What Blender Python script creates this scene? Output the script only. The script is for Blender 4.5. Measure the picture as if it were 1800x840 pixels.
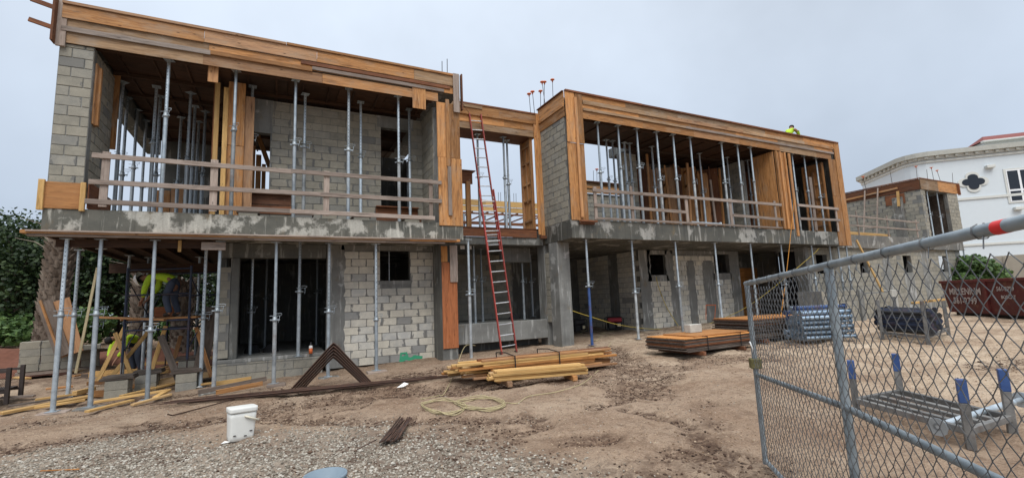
import bpy, math, random
import numpy as np
from mathutils import Vector, Matrix, noise as mnoise
random.seed(7); RNG = np.random.default_rng(7)
for o in list(bpy.data.objects): bpy.data.objects.remove(o)
S = bpy.context.scene; COL = S.collection
V = Vector; R = math.radians

# ------------------------------------------------------------------ camera
CAM = V((0, 0, 1.65)); FPX = 818.91
YAW, PITCH, ROLL = R(26.765), R(7.432), R(-2.356)
f0 = V((math.sin(YAW), math.cos(YAW), 0)); r0 = V((math.cos(YAW), -math.sin(YAW), 0)); u0 = V((0, 0, 1))
FW = f0*math.cos(PITCH) + u0*math.sin(PITCH); _u = u0*math.cos(PITCH) - f0*math.sin(PITCH)
RT = r0*math.cos(ROLL) + _u*math.sin(ROLL); UP = _u*math.cos(ROLL) - r0*math.sin(ROLL)
cd = bpy.data.cameras.new('camera'); cam = bpy.data.objects.new('camera', cd); COL.objects.link(cam)
cd.sensor_width = 36; cd.lens = FPX/1800*36; cd.clip_start = .05; cd.clip_end = 3000
m = Matrix.Identity(4)
for i in range(3): m[i][0], m[i][1], m[i][2], m[i][3] = RT[i], UP[i], -FW[i], CAM[i]
cam.matrix_world = m; S.camera = cam
# ------------------------------------------------------------------ sky, sun, exposure
SUN_EL, SUN_AZ = R(52), R(200)        # high, behind the camera, wrapped in cloud
w = bpy.data.worlds.new('World'); S.world = w; w.use_nodes = True
nt = w.node_tree; nt.nodes.clear(); N = nt.nodes.new; L = nt.links.new
out = N('ShaderNodeOutputWorld'); bg = N('ShaderNodeBackground'); L(bg.outputs[0], out.inputs[0])
sky = N('ShaderNodeTexSky'); sky.sky_type = 'NISHITA'; sky.sun_disc = False
sky.sun_elevation = SUN_EL; sky.sun_rotation = SUN_AZ; sky.air_density = 1.2; sky.dust_density = 3.0
skm = N('ShaderNodeMixRGB'); skm.blend_type = 'MULTIPLY'; skm.inputs[0].default_value = 1; skm.inputs[2].default_value = (.075, .075, .075, 1)
L(sky.outputs[0], skm.inputs[1])
tc = N('ShaderNodeTexCoord'); sep = N('ShaderNodeSeparateXYZ'); L(tc.outputs['Generated'], sep.inputs[0])
cr = N('ShaderNodeValToRGB'); L(sep.outputs['Z'], cr.inputs[0])      # overcast: brighter towards the zenith
cr.color_ramp.elements[0].position = 0.0; cr.color_ramp.elements[0].color = (.365, .435, .54, 1)
cr.color_ramp.elements[1].position = 1.0; cr.color_ramp.elements[1].color = (1.9, 1.98, 2.06, 1)
e = cr.color_ramp.elements.new(.6); e.color = (.61, .68, .775, 1)
ns = N('ShaderNodeTexNoise'); ns.inputs['Scale'].default_value = 1.6; ns.inputs['Detail'].default_value = 5; ns.inputs['Roughness'].default_value = .55
L(tc.outputs['Generated'], ns.inputs['Vector'])
mr = N('ShaderNodeMapRange'); mr.inputs['From Min'].default_value = .3; mr.inputs['From Max'].default_value = .7; mr.inputs['To Min'].default_value = .84; mr.inputs['To Max'].default_value = 1.12
L(ns.outputs['Fac'], mr.inputs['Value'])
mu = N('ShaderNodeMixRGB'); mu.blend_type = 'MULTIPLY'; mu.inputs[0].default_value = 1; L(cr.outputs[0], mu.inputs[1]); L(mr.outputs[0], mu.inputs[2])
mx = N('ShaderNodeMixRGB'); mx.inputs[0].default_value = .1; L(mu.outputs[0], mx.inputs[1]); L(skm.outputs[0], mx.inputs[2])
L(mx.outputs[0], bg.inputs['Color']); bg.inputs['Strength'].default_value = .95
sd = bpy.data.lights.new('sun', 'SUN'); sd.energy = 1.5; sd.angle = R(35); sd.color = (1, .97, .93)
so = bpy.data.objects.new('sun', sd); COL.objects.link(so)
# sky texture rotation is measured clockwise from +Y seen from above
sdir = V((math.sin(SUN_AZ)*math.cos(SUN_EL), math.cos(SUN_AZ)*math.cos(SUN_EL), math.sin(SUN_EL)))
so.rotation_euler = (-sdir).to_track_quat('-Z', 'Y').to_euler(); so.location = (0, -5, 30)
vs = S.view_settings; vs.view_transform = 'Standard'; vs.look = 'None'; vs.exposure = 0.5; vs.gamma = 1; vs.use_curve_mapping = False
S.render.engine = 'CYCLES'

# ------------------------------------------------------------------ pixel helpers (a pixel gives a direction, a plane gives the distance)
def ray(x, y): return RT*((x-900)/FPX) + UP*((420-y)/FPX) + FW
def onY(x, y, v): d = ray(x, y); return CAM + d*(v/d.y)
def onX(x, y, v): d = ray(x, y); return CAM + d*(v/d.x)
def onZ(x, y, v): d = ray(x, y); return CAM + d*((v-CAM.z)/d.z)
def dep(x, y, k): return CAM + ray(x, y)*k
def smooth(a, b, x):
    t = np.clip((x-a)/(b-a), 0, 1); return t*t*(3-2*t)
def gh(x, y):
    x = np.asarray(x, float); y = np.asarray(y, float)
    z = np.clip(.025*x, -.12, .36)
    z = z + .27*smooth(-2.0, -5.0, x)*smooth(13.0, 16.5, y) + .5*smooth(-2, -6, x)*smooth(18.4, 20.5, y)
    return z
def g(x, y): return float(gh(x, y))
def onG(x, y, h=0.0):
    d = ray(x, y); t_ = 1.5; st = .05
    while t_ < 120:
        p = CAM+d*t_
        if p.z < g(p.x, p.y)+h: break
        t_ += st*max(1, t_*.2)
    a, b_ = t_-st*max(1, t_*.25), t_
    for i in range(18):
        c = (a+b_)/2; p = CAM+d*c
        if p.z < g(p.x, p.y)+h: b_ = c
        else: a = c
    return CAM+d*b_
ORD = 'first second third fourth fifth sixth seventh eighth ninth tenth eleventh twelfth thirteenth fourteenth fifteenth sixteenth seventeenth eighteenth nineteenth twentieth twenty-first twenty-second twenty-third twenty-fourth twenty-fifth twenty-sixth'.split()

TXT = {}
for s_ in ('MILLENIUM', '561-2799', 'BOBCAT'):
    cu = bpy.data.curves.new('lettering', 'FONT'); cu.body = s_; cu.size = 1; cu.extrude = .006; cu.offset = .02; cu.resolution_u = 2
    ob = bpy.data.objects.new('lettering', cu); COL.objects.link(ob); dg = bpy.context.evaluated_depsgraph_get(); TXT[s_] = bpy.data.meshes.new_from_object(ob.evaluated_get(dg)); bpy.data.objects.remove(ob)
# ------------------------------------------------------------------ materials
MATS = {}
def mat(name, rough=.8, metal=0.0, spec=.4):
    M = bpy.data.materials.new(name); M.use_nodes = True; t = M.node_tree
    b = t.nodes['Principled BSDF']; b.inputs['Roughness'].default_value = rough; b.inputs['Metallic'].default_value = metal
    b.inputs['Specular IOR Level'].default_value = spec
    MATS[name] = M; return M, t, b
class NT:
    """small helper for node graphs"""
    def __init__(s, t): s.t = t
    def n(s, k, **kw):
        x = s.t.nodes.new(k)
        for a, v in kw.items(): setattr(x, a, v)
        return x
    def link(s, a, b): s.t.links.new(a, b)
    def noise(s, vec, scale, detail=4, rough=.55, dist=0):
        x = s.n('ShaderNodeTexNoise'); x.inputs['Scale'].default_value = scale; x.inputs['Detail'].default_value = detail
        x.inputs['Roughness'].default_value = rough; x.inputs['Distortion'].default_value = dist
        if vec is not None: s.link(vec, x.inputs['Vector'])
        return x.outputs['Fac']
    def ramp(s, fac, stops):
        x = s.n('ShaderNodeValToRGB'); el = x.color_ramp.elements
        while len(el) > 2: el.remove(el[-1])
        for i, (p, c) in enumerate(stops):
            e = el[i] if i < 2 else el.new(p)
            e.position = p; e.color = (*c, 1) if len(c) == 3 else c
        s.link(fac, x.inputs[0]); return x.outputs[0]
    def mix(s, fac, a, b, mode='MIX'):
        x = s.n('ShaderNodeMixRGB', blend_type=mode)
        for i, v in ((0, fac), (1, a), (2, b)):
            if isinstance(v, (int, float)): x.inputs[i].default_value = v if i == 0 else (v, v, v, 1)
            elif isinstance(v, tuple): x.inputs[i].default_value = (*v, 1)
            else: s.link(v, x.inputs[i])
        return x.outputs[0]
    def math(s, op, a, b=None, clamp=False):
        x = s.n('ShaderNodeMath', operation=op, use_clamp=clamp)
        for i, v in ((0, a), (1, b)):
            if v is None: continue
            if isinstance(v, (int, float)): x.inputs[i].default_value = v
            else: s.link(v, x.inputs[i])
        return x.outputs[0]
    def rng(s, v, a, b, c=0.0, d=1.0):
        x = s.n('ShaderNodeMapRange'); s.link(v, x.inputs[0])
        for i, q in enumerate((a, b, c, d)): x.inputs[i+1].default_value = q
        return x.outputs[0]
    def mapv(s, vec, sc=(1, 1, 1), loc=None):
        x = s.n('ShaderNodeMapping'); s.link(vec, x.inputs['Vector']); x.inputs['Scale'].default_value = sc
        if loc is not None: s.link(loc, x.inputs['Location'])
        return x.outputs[0]
    def coord(s, k): return s.n('ShaderNodeTexCoord').outputs[k]
    def pos(s): return s.n('ShaderNodeNewGeometry').outputs['Position']
    def rnd(s):
        a = s.n('ShaderNodeObjectInfo').outputs['Random']; b = s.n('ShaderNodeNewGeometry').outputs['Random Per Island']
        return s.math('FRACT', s.math('ADD', a, b))
    def bump(s, h, strength, dist, b):
        x = s.n('ShaderNodeBump'); x.inputs['Strength'].default_value = strength; x.inputs['Distance'].default_value = dist
        s.link(h, x.inputs['Height']); s.link(x.outputs[0], b.inputs['Normal'])

def wood(name, cols, stain, stain_amt=.45, rough=.75, knots=.5, spread=.35):
    """boards: grain runs along the object's own X; each board has its own tone"""
    M, t, b = mat(name, rough, 0, .25); k = NT(t)
    rn = k.rnd(); oc = k.coord('Object')
    off = k.n('ShaderNodeCombineXYZ'); k.link(k.math('MULTIPLY', rn, 37), off.inputs[0]); k.link(k.math('MULTIPLY', rn, 91), off.inputs[1]); k.link(k.math('MULTIPLY', rn, 53), off.inputs[2])
    v = k.mapv(oc, (1, 1, 1), off.outputs[0])
    gr = k.noise(k.mapv(v, (1.6, 26, 26)), 1.0, 6, .65, .9)
    fine = k.noise(k.mapv(v, (6, 120, 120)), 1.0, 3, .6)
    c = k.ramp(gr, [(.25, cols[0]), (.5, cols[1]), (.75, cols[2])])
    c = k.mix(k.rng(fine, .35, .7, 0, .35), c, tuple(x*.55 for x in cols[0]), 'MIX')
    br = k.rng(rn, 0, 1, 1-spread, 1+spread*.7); c = k.mix(1, c, br, 'MULTIPLY')
    rn2 = k.math('FRACT', k.math('MULTIPLY', rn, 7.31)); c = k.mix(k.rng(rn2, .7, 1, 0, .3), c, tuple(sum(cols[1])/3*q for q in (1.05, .97, .88)))
    st = k.noise(k.mapv(v, (1.3, 3.5, 3.5)), 1.0, 5, .7)
    c = k.mix(k.rng(st, .5, .72, 0, stain_amt), c, stain)
    dk = k.noise(k.mapv(v, (.9, 7, 7)), 1.7, 5, .68); c = k.mix(k.rng(dk, .52, .72, 0, .7), c, tuple(x*.3 for x in cols[0]))
    vo = k.n('ShaderNodeTexVoronoi'); k.link(k.mapv(v, (1.9, 5.5, 5.5)), vo.inputs['Vector']); vo.inputs['Scale'].default_value = 1.3
    c = k.mix(k.rng(vo.outputs['Distance'], .05, .11, knots, 0), c, tuple(x*.18 for x in cols[0]))
    spl = k.noise(k.mapv(v, (5, 14, 14)), 1.0, 5, .72); c = k.mix(k.rng(spl, .66, .72, 0, .55), c, (.36, .34, .31))
    k.link(c, b.inputs['Base Color']); k.bump(gr, .35, .004, b)
    k.link(k.rng(st, .3, .7, rough-.15, rough+.1), b.inputs['Roughness'])
    return M
wood('form_wood', [(.22, .09, .032), (.46, .22, .08), (.62, .34, .14)], (.33, .245, .175), .7, knots=.75, spread=.42)
wood('form_wood_grey', [(.20, .115, .06), (.37, .235, .13), (.50, .345, .21)], (.33, .28, .23), .75, knots=.75, spread=.4)
wood('soffit_shade_wood', [(.045, .024, .015), (.075, .038, .022), (.12, .06, .034)], (.05, .04, .033), .5)  # soffit timber darkened in colour to carry the shade under the slabs
wood('form_wood_dark', [(.115, .045, .024), (.20, .078, .036), (.30, .125, .05)], (.10, .075, .06), .5)
wood('new_lumber', [(.47, .27, .09), (.60, .37, .14), (.70, .46, .20)], (.36, .24, .12), .35, spread=.25)
wood('old_lumber', [(.21, .165, .135), (.34, .27, .225), (.45, .38, .33)], (.20, .14, .11), .5)
wood('dark_ply', [(.07, .052, .042), (.13, .10, .08), (.20, .16, .135)], (.24, .20, .17), .5, spread=.45)
wood('orange_ply', [(.36, .145, .04), (.50, .22, .065), (.60, .29, .10)], (.20, .12, .07), .4)
wood('red_ply', [(.26, .085, .032), (.38, .13, .05), (.47, .18, .075)], (.17, .08, .05), .4)

def block_mat(name, a, b_, c_, patch=.8, patchcol=(.15, .15, .145)):
    M, t, b = mat(name, .92, 0, .2); k = NT(t); rn = k.rnd(); p = k.pos()
    c = k.ramp(rn, [(0, a), (.5, b_), (1, c_)])
    c = k.mix(k.rng(k.noise(p, 55, 3, .7), .3, .75, 0, .55), c, tuple(x*.55 for x in a))
    c = k.mix(k.rng(k.noise(p, 7, 3, .6), .4, .75, 0, .35), c, tuple(min(1, x*1.3) for x in b_))
    ocx = k.n('ShaderNodeSeparateXYZ'); k.link(k.coord('Object'), ocx.inputs[0])      # mortar smeared over the upright joints
    ab = k.math('ABSOLUTE', ocx.outputs[0]); endm = k.math('SUBTRACT', k.rng(ab, .11, .19, -.16, .10), k.rng(ab, .205, .21, 0, .22))
    mort = k.math('ADD', k.noise(k.mapv(p, (1, 1, .55)), 6.5, 4, .6, .5), endm)
    c = k.mix(k.rng(mort, .57, .60, 0, patch), c, patchcol)
    c = k.mix(k.rng(rn, .975, .98, 0, .7), c, patchcol)
    damp = k.noise(p, .9, 3, .5); c = k.mix(k.rng(damp, .45, .75, 0, .4), c, (.20, .19, .165))
    k.link(c, b.inputs['Base Color']); k.bump(k.noise(p, 90, 3, .7), .5, .004, b); return M
block_mat('block', (.235, .225, .19), (.36, .33, .265), (.285, .28, .255))
block_mat('block_white', (.52, .51, .475), (.74, .685, .565), (.62, .62, .59), .8, (.20, .20, .195))
block_mat('block_new', (.44, .43, .39), (.55, .53, .47), (.50, .49, .45), .1)
def concrete(name, dark, mid, pale, pthr=.56, scale=1.0, rough=.7):
    M, t, b = mat(name, rough, 0, .35); k = NT(t); p = k.pos()
    big = k.noise(k.mapv(p, (1, 1, 1.5)), 1.5*scale, 5, .62, .1)
    rust_ = k.noise(k.mapv(p, (1, 1, .6)), 3.1, 4, .6)
    c = k.ramp(big, [(.32, dark), (.62, mid)])
    patch = k.noise(k.mapv(p, (1, 1, .9)), 1.7*scale, 6, .62, .15)
    c = k.mix(k.rng(patch, pthr, pthr+.055, 0, .85), c, pale)
    c = k.mix(k.rng(rust_, .60, .70, 0, .5), c, (.20, .145, .075))
    drip = k.noise(k.mapv(p, (7, 7, .7)), 1.3, 4, .6); c = k.mix(k.rng(drip, .57, .66, 0, .6), c, tuple(min(1, x*1.25) for x in pale))
    run = k.noise(k.mapv(p, (9, 9, .5)), 1.0, 3, .6); c = k.mix(k.rng(run, .55, .75, 0, .45), c, tuple(x*.5 for x in dark))
    fine = k.noise(p, 28, 4, .7); c = k.mix(k.rng(fine, .35, .75, 0, .35), c, tuple(x*.55 for x in mid))
    pit = k.noise(p, 120, 2, .6); c = k.mix(k.rng(pit, .68, .72, 0, .5), c, (.05, .05, .048))
    k.link(c, b.inputs['Base Color']); k.bump(fine, .45, .006, b)
    k.link(k.rng(big, .35, .65, rough-.2, rough+.15), b.inputs['Roughness']); return M
concrete('concrete_edge', (.072, .073, .061), (.135, .131, .11), (.49, .475, .42), .505)
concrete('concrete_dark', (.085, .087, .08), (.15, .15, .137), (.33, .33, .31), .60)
concrete('concrete_edge_dark', (.058, .058, .05), (.115, .112, .096), (.36, .35, .32), .555, .8)
concrete('concrete_mid', (.15, .15, .14), (.24, .24, .225), (.45, .45, .43), .60)
concrete('mortar', (.13, .13, .122), (.20, .20, .19), (.30, .30, .285), .6, 2)
concrete('weathered_slab', (.10, .095, .085), (.19, .18, .16), (.42, .41, .38), .58)

def metal(name, c1, c2, rough=.45, met=.75, sc=8, rust=0.0):
    M, t, b = mat(name, rough, met, .5); k = NT(t); oc = k.coord('Object'); rn = k.rnd(); p = k.pos()
    n1 = k.noise(p, sc, 4, .65); c = k.ramp(n1, [(.3, c1), (.7, c2)])
    c = k.mix(1, c, k.rng(rn, 0, 1, .66, 1.1), 'MULTIPLY')
    gr = k.noise(p, 30, 3, .6); c = k.mix(k.rng(gr, .62, .75, 0, .5), c, tuple(x*.4 for x in c1))
    if rust: c = k.mix(k.rng(k.noise(p, 3.5, 5, .65), .55, .65, 0, rust), c, (.13, .055, .03))
    k.link(c, b.inputs['Base Color']); k.link(k.rng(n1, .3, .7, rough-.1, rough+.15), b.inputs['Roughness']); return M
metal('galvanised', (.40, .46, .50), (.60, .67, .72), .42, .6)
metal('galvanised_worn', (.24, .26, .27), (.50, .53, .54), .6, .4, 5, .4)
metal('galvanised_blue', (.22, .32, .43), (.44, .54, .64), .4, .55)
metal('weathered_steel', (.13, .13, .125), (.26, .25, .235), .6, .4, 8, .35)
metal('galvanised_dull', (.27, .31, .335), (.42, .46, .49), .5, .55)
metal('fence_wire', (.12, .125, .13), (.25, .255, .26), .45, .7)
metal('fence_pipe', (.20, .24, .265), (.33, .375, .40), .42, .5)
metal('blue_paint', (.02, .05, .16), (.045, .10, .26), .5, .1, 5, .45)
metal('navy_paint', (.012, .018, .04), (.022, .035, .075), .5, .1, 5, .3)
metal('red_paint', (.32, .045, .035), (.46, .085, .065), .5, 0, 9)
metal('aluminium', (.55, .56, .57), (.72, .73, .74), .4, .7)
metal('rebar_rust', (.045, .028, .022), (.12, .06, .038), .8, .2, 25)
metal('dark_iron', (.035, .028, .026), (.075, .055, .048), .7, .3, 12)
metal('dumpster_red', (.085, .011, .011), (.14, .018, .016), .6, .1, 3, .85)
metal('black_steel', (.012, .012, .013), (.03, .03, .032), .5, .2)
metal('gate_latch', (.16, .14, .05), (.25, .22, .09), .6, .4)
def plain(name, c, rough=.7, var=.25, sc=14, spec=.35):
    M, t, b = mat(name, rough, 0, spec); k = NT(t); p = k.pos()
    n1 = k.noise(p, sc, 4, .65); cc = k.mix(k.rng(n1, .35, .75, 0, var), c, tuple(x*.45 for x in c))
    k.link(cc, b.inputs['Base Color']); return M
plain('opening_shade', (.02, .02, .022)); plain('orange_cap', (.75, .17, .05), .5); plain('hose_yellow', (.46, .39, .22), .7, .5)
plain('rope_yellow', (.55, .42, .08), .6); plain('hard_hat', (.86, .85, .81), .3, .05); plain('hi_vis', (.42, .62, .03), .75, .2, 9)
plain('jeans', (.06, .075, .11), .9, .3); plain('skin', (.28, .14, .085), .6, .1); plain('hair', (.012, .01, .009), .8)
plain('cooler_white', (.72, .72, .68), .4, .12, 10); plain('cooler_handle', (.62, .58, .47), .5, .1); plain('strap_black', (.015, .015, .016), .45)
plain('bucket_grey', (.20, .26, .31), .45, .15); plain('stucco', (.60, .655, .69), .85, .05, 3); plain('stucco_trim', (.60, .61, .58), .8, .1, 6)
plain('cornice', (.42, .42, .38), .8, .3, 5); plain('roof_tile', (.20, .05, .04), .7, .4, 6); plain('window_frame', (.78, .80, .82), .4, .05)
plain('garden_wall', (.38, .34, .28), .9, .2, 3); plain('paper', (.80, .79, .76), .6, .05); plain('spray_green', (.06, .36, .20), .8, .2)
plain('spray_orange', (.75, .20, .07), .8, .3); plain('white_letter', (.50, .44, .42), .8, .75, 14); plain('generator_red', (.30, .02, .03), .4, .15)
plain('boots', (.05, .035, .025), .8); plain('fence_red', (.65, .03, .03), .5, .1); plain('pvc', (.62, .53, .33), .5, .1); plain('rope_orange', (.55, .24, .04), .7, .2)
plain('red_tarp', (.16, .065, .04), .95, .7, 9); plain('cloth_dark', (.016, .016, .018), .95, .2)
M, t, b = mat('window_glass', .08, 0, .6); b.inputs['Base Color'].default_value = (.012, .016, .025, 1)
def leaf(name, a, b_, c_):
    M, t, b = mat(name, .55, 0, .35); k = NT(t); rn = k.rnd()
    c = k.ramp(rn, [(0, a), (.6, b_), (1, c_)]); k.link(c, b.inputs['Base Color'])
    tr = k.n('ShaderNodeBsdfTranslucent'); k.link(c, tr.inputs[0]); ms = k.n('ShaderNodeMixShader'); ms.inputs[0].default_value = .25
    o = t.nodes['Material Output']; k.link(b.outputs[0], ms.inputs[1]); k.link(tr.outputs[0], ms.inputs[2]); k.link(ms.outputs[0], o.inputs[0]); return M
leaf('leaf_dark', (.012, .024, .010), (.026, .05, .016), (.06, .095, .028))
leaf('leaf_mid', (.035, .075, .02), (.07, .13, .035), (.13, .21, .06))
leaf('leaf_dry', (.16, .13, .10), (.26, .21, .16), (.34, .28, .22))
M, t, b = mat('palm_bark', .95, 0, .15); k = NT(t); p = k.pos()
c = k.ramp(k.rnd(), [(0, (.12, .092, .072)), (.5, (.215, .17, .135)), (1, (.32, .265, .215))])
c = k.mix(k.rng(k.noise(k.mapv(p, (30, 30, 6)), 1, 4, .6), .4, .7, 0, .6), c, (.05, .038, .03)); k.link(c, b.inputs['Base Color'])
M, t, b = mat('bark', .95, 0, .15); k = NT(t); p = k.pos()
k.link(k.ramp(k.noise(k.mapv(p, (14, 14, 3)), 1, 5, .65), [(.3, (.04, .032, .025)), (.7, (.13, .105, .085))]), b.inputs['Base Color'])
M, t, b = mat('stone', .9, 0, .25); k = NT(t)
c = k.ramp(k.rnd(), [(0, (.12, .10, .078)), (.4, (.25, .22, .178)), (.75, (.37, .335, .28)), (1, (.52, .49, .43))])
k.link(k.mix(k.rng(k.noise(k.pos(), 60, 3, .7), .4, .75, 0, .4), c, (.20, .16, .12)), b.inputs['Base Color'])
M, t, b = mat('mud', .8, 0, .25); k = NT(t); k.link(k.ramp(k.rnd(), [(0, (.04, .024, .017)), (.6, (.085, .05, .034)), (1, (.15, .095, .065))]), b.inputs['Base Color'])
M, t, b = mat('soil_crumb', .97, 0, .15); k = NT(t); k.link(k.ramp(k.rnd(), [(0, (.15, .095, .058)), (.5, (.31, .22, .148)), (1, (.50, .39, .275))]), b.inputs['Base Color'])
M, t, b = mat('dirt', .97, 0, .15); k = NT(t); p = k.pos()
att = k.n('ShaderNodeAttribute', attribute_name='mud'); gra = k.n('ShaderNodeAttribute', attribute_name='gravel')
n1 = k.noise(p, .8, 6, .62, .5); n2 = k.noise(p, 6, 5, .65, .3); n3 = k.noise(p, 45, 4, .7); n4 = k.noise(p, 160, 2, .7)
c = k.ramp(n1, [(.3, (.29, .195, .128)), (.5, (.47, .355, .25)), (.7, (.61, .485, .355))])
dm = k.n('ShaderNodeAttribute', attribute_name='damp'); c = k.mix(k.math('MULTIPLY', dm.outputs['Fac'], .5), c, (.19, .115, .075))
c = k.mix(k.rng(n2, .50, .68, 0, .6), c, (.14, .085, .055))
c = k.mix(k.rng(n3, .53, .66, 0, .75), c, (.10, .065, .048))
n5 = k.noise(k.mapv(p, (1, 1, 1)), 17, 5, .7, .8); c = k.mix(k.rng(n5, .56, .64, 0, .55), c, (.13, .085, .06)); c = k.mix(k.rng(n5, .42, .34, 0, .35), c, (.50, .41, .32))
c = k.mix(k.rng(n3, .45, .30, 0, .35), c, (.47, .385, .30))
c = k.mix(k.rng(n4, .63, .70, 0, .7), c, (.52, .47, .40))
c = k.mix(k.math('MULTIPLY', gra.outputs['Fac'], .55), c, k.mix(n3, (.20, .17, .14), (.40, .365, .31)))
mm = k.math('MULTIPLY', k.rng(att.outputs['Fac'], .15, .75, 0, 1), k.rng(k.noise(p, 7, 7, .75, .8), .42, .58, 0, 1), True)
c = k.mix(k.math('MULTIPLY', mm, .88), c, (.075, .042, .028)); k.link(c, b.inputs['Base Color'])
k.link(k.math('SUBTRACT', .97, k.math('MULTIPLY', mm, .3)), b.inputs['Roughness'])
k.bump(k.math('ADD', k.math('MULTIPLY', n2, 1.6), k.math('ADD', k.math('MULTIPLY', n3, .7), k.math('MULTIPLY', n4, .25))), .9, .035, b)

# ------------------------------------------------------------------ object helpers
WM = {}
def tag(o, label=None, cat=None, group=None, kind=None):
    kind = kind or 'thing'
    for k_, v_ in (('label', label), ('category', cat), ('group', group), ('kind', kind)):
        if v_: o[k_] = v_
    return o
def put(name, data, parent=None, mw=None):
    o = bpy.data.objects.new(name, data); COL.objects.link(o); mw = mw or Matrix.Identity(4)
    if parent is not None:
        o.parent = parent; o.matrix_parent_inverse = WM[parent.name].inverted()
    o.matrix_basis = mw; WM[o.name] = mw; return o
def thing(name, label, cat, loc=(0, 0, 0), group=None, rz=0.0, mw=None):
    o = put(name, None, None, mw or (Matrix.Translation(V(loc)) @ Matrix.Rotation(rz, 4, 'Z')))
    o.empty_display_size = .1; return tag(o, label, cat, group, 'thing')
def local(parent, m=None): return WM[parent.name] @ (m or Matrix.Identity(4))
class MB:
    def __init__(s): s.v = []; s.f = []; s.mi = []; s.sm = []
    def add(s, vs, fs, mi=0, sm=False):
        n = len(s.v); s.v += [tuple(x) for x in vs]; s.f += [tuple(i+n for i in q) for q in fs]; s.mi += [mi]*len(fs); s.sm += [sm]*len(fs); return s
    def box(s, lo, hi, mi=0, M=None):
        (a, b, c), (d, e, f) = lo, hi
        vs = [V(q) for q in ((a, b, c), (d, b, c), (d, e, c), (a, e, c), (a, b, f), (d, b, f), (d, e, f), (a, e, f))]
        if M is not None: vs = [M @ q for q in vs]
        return s.add(vs, [(3, 2, 1, 0), (4, 5, 6, 7), (0, 1, 5, 4), (1, 2, 6, 5), (2, 3, 7, 6), (3, 0, 4, 7)], mi)
    def cbox(s, lo, hi, ch, mi=0, M=None):
        """box with its edges chamfered"""
        lo, hi = V(lo), V(hi); vs = []; idx = {}
        for sx in (0, 1):
            for sy in (0, 1):
                for sz in (0, 1):
                    cor = V((hi.x if sx else lo.x, hi.y if sy else lo.y, hi.z if sz else lo.z)); sg = (1-2*sx, 1-2*sy, 1-2*sz)
                    for ax in range(3):
                        q = cor.copy()
                        for o_ in range(3):
                            if o_ != ax: q[o_] += sg[o_]*ch
                        idx[(sx, sy, sz, ax)] = len(vs); vs.append(M @ q if M is not None else q)
        fs = []
        I = lambda a, b, c, d: idx[(a, b, c, d)]
        for k_ in (0, 1):
            fs += [(I(k_, 0, 0, 0), I(k_, 0, 1, 0), I(k_, 1, 1, 0), I(k_, 1, 0, 0)), (I(0, k_, 0, 1), I(1, k_, 0, 1), I(1, k_, 1, 1), I(0, k_, 1, 1)), (I(0, 0, k_, 2), I(0, 1, k_, 2), I(1, 1, k_, 2), I(1, 0, k_, 2))]
        for a in (0, 1):
            for b_ in (0, 1):
                fs += [(I(0, a, b_, 1), I(1, a, b_, 1), I(1, a, b_, 2), I(0, a, b_, 2)), (I(a, 0, b_, 0), I(a, 1, b_, 0), I(a, 1, b_, 2), I(a, 0, b_, 2)), (I(a, b_, 0, 0), I(a, b_, 1, 0), I(a, b_, 1, 1), I(a, b_, 0, 1))]
                for c_ in (0, 1): fs.append((I(a, b_, c_, 0), I(a, b_, c_, 1), I(a, b_, c_, 2)))
        return s.add(vs, fs, mi)
    def tube(s, pts, r, n=8, mi=0, caps=True, sm=True):
        pts = [V(p) for p in pts]; rs = r if isinstance(r, (list, tuple)) else [r]*len(pts); vs = []; fs = []
        t = (pts[1]-pts[0]).normalized(); a = t.orthogonal().normalized()
        for i, p in enumerate(pts):
            t2 = (pts[min(i+1, len(pts)-1)]-pts[max(i-1, 0)])
            if t2.length < 1e-9: t2 = t
            t2.normalize(); a = (a - t2*a.dot(t2)).normalized(); b_ = t2.cross(a)
            for j in range(n):
                q = 2*math.pi*j/n; vs.append(p + (a*math.cos(q)+b_*math.sin(q))*rs[i])
        for i in range(len(pts)-1):
            for j in range(n): fs.append((i*n+j, i*n+(j+1) % n, (i+1)*n+(j+1) % n, (i+1)*n+j))
        s.add(vs, fs, mi, sm)
        if caps: s.add([vs[j] for j in range(n)], [tuple(range(n-1, -1, -1))], mi); s.add([vs[-n+j] for j in range(n)], [tuple(range(n))], mi)
        return s
    def lathe(s, prof, n=16, mi=0, M=None, sm=True):
        vs = []; fs = []
        for r_, z_ in prof:
            for j in range(n):
                q = V((r_*math.cos(2*math.pi*j/n), r_*math.sin(2*math.pi*j/n), z_)); vs.append(M @ q if M is not None else q)
        for i in range(len(prof)-1):
            for j in range(n): fs.append((i*n+j, i*n+(j+1) % n, (i+1)*n+(j+1) % n, (i+1)*n+j))
        return s.add(vs, fs, mi, sm)
    def mesh(s, name):
        me = bpy.data.meshes.new(name); me.from_pydata(s.v, [], s.f); me.update()
        me.polygons.foreach_set('material_index', s.mi); me.polygons.foreach_set('use_smooth', s.sm); return me
    def build(s, name, mats, parent=None, mw=None, world=True, data=None):
        me = s.mesh(name)
        for x in (mats if isinstance(mats, (list, tuple)) else [mats]): me.materials.append(MATS[x])
        if parent is not None and not world: mw = local(parent, mw)
        return put(name, me, parent, mw)
MC = {}
def shared(key, mats, make):
    if key not in MC:
        mb = MB(); make(mb); me = mb.mesh(str(key[0]))
        for x in (mats if isinstance(mats, (list, tuple)) else [mats]): me.materials.append(MATS[x])
        MC[key] = me
    return MC[key]
def frame(a, b, nrm):
    """matrix at a: X along a->b, Z towards nrm"""
    x = (V(b)-V(a)).normalized(); z = V(nrm); z = (z - x*z.dot(x))
    if z.length < 1e-6: z = x.orthogonal()
    z.normalize(); y = z.cross(x); M = Matrix.Identity(4)
    for i in range(3): M[i][0], M[i][1], M[i][2], M[i][3] = x[i], y[i], z[i], a[i]
    return M
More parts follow.
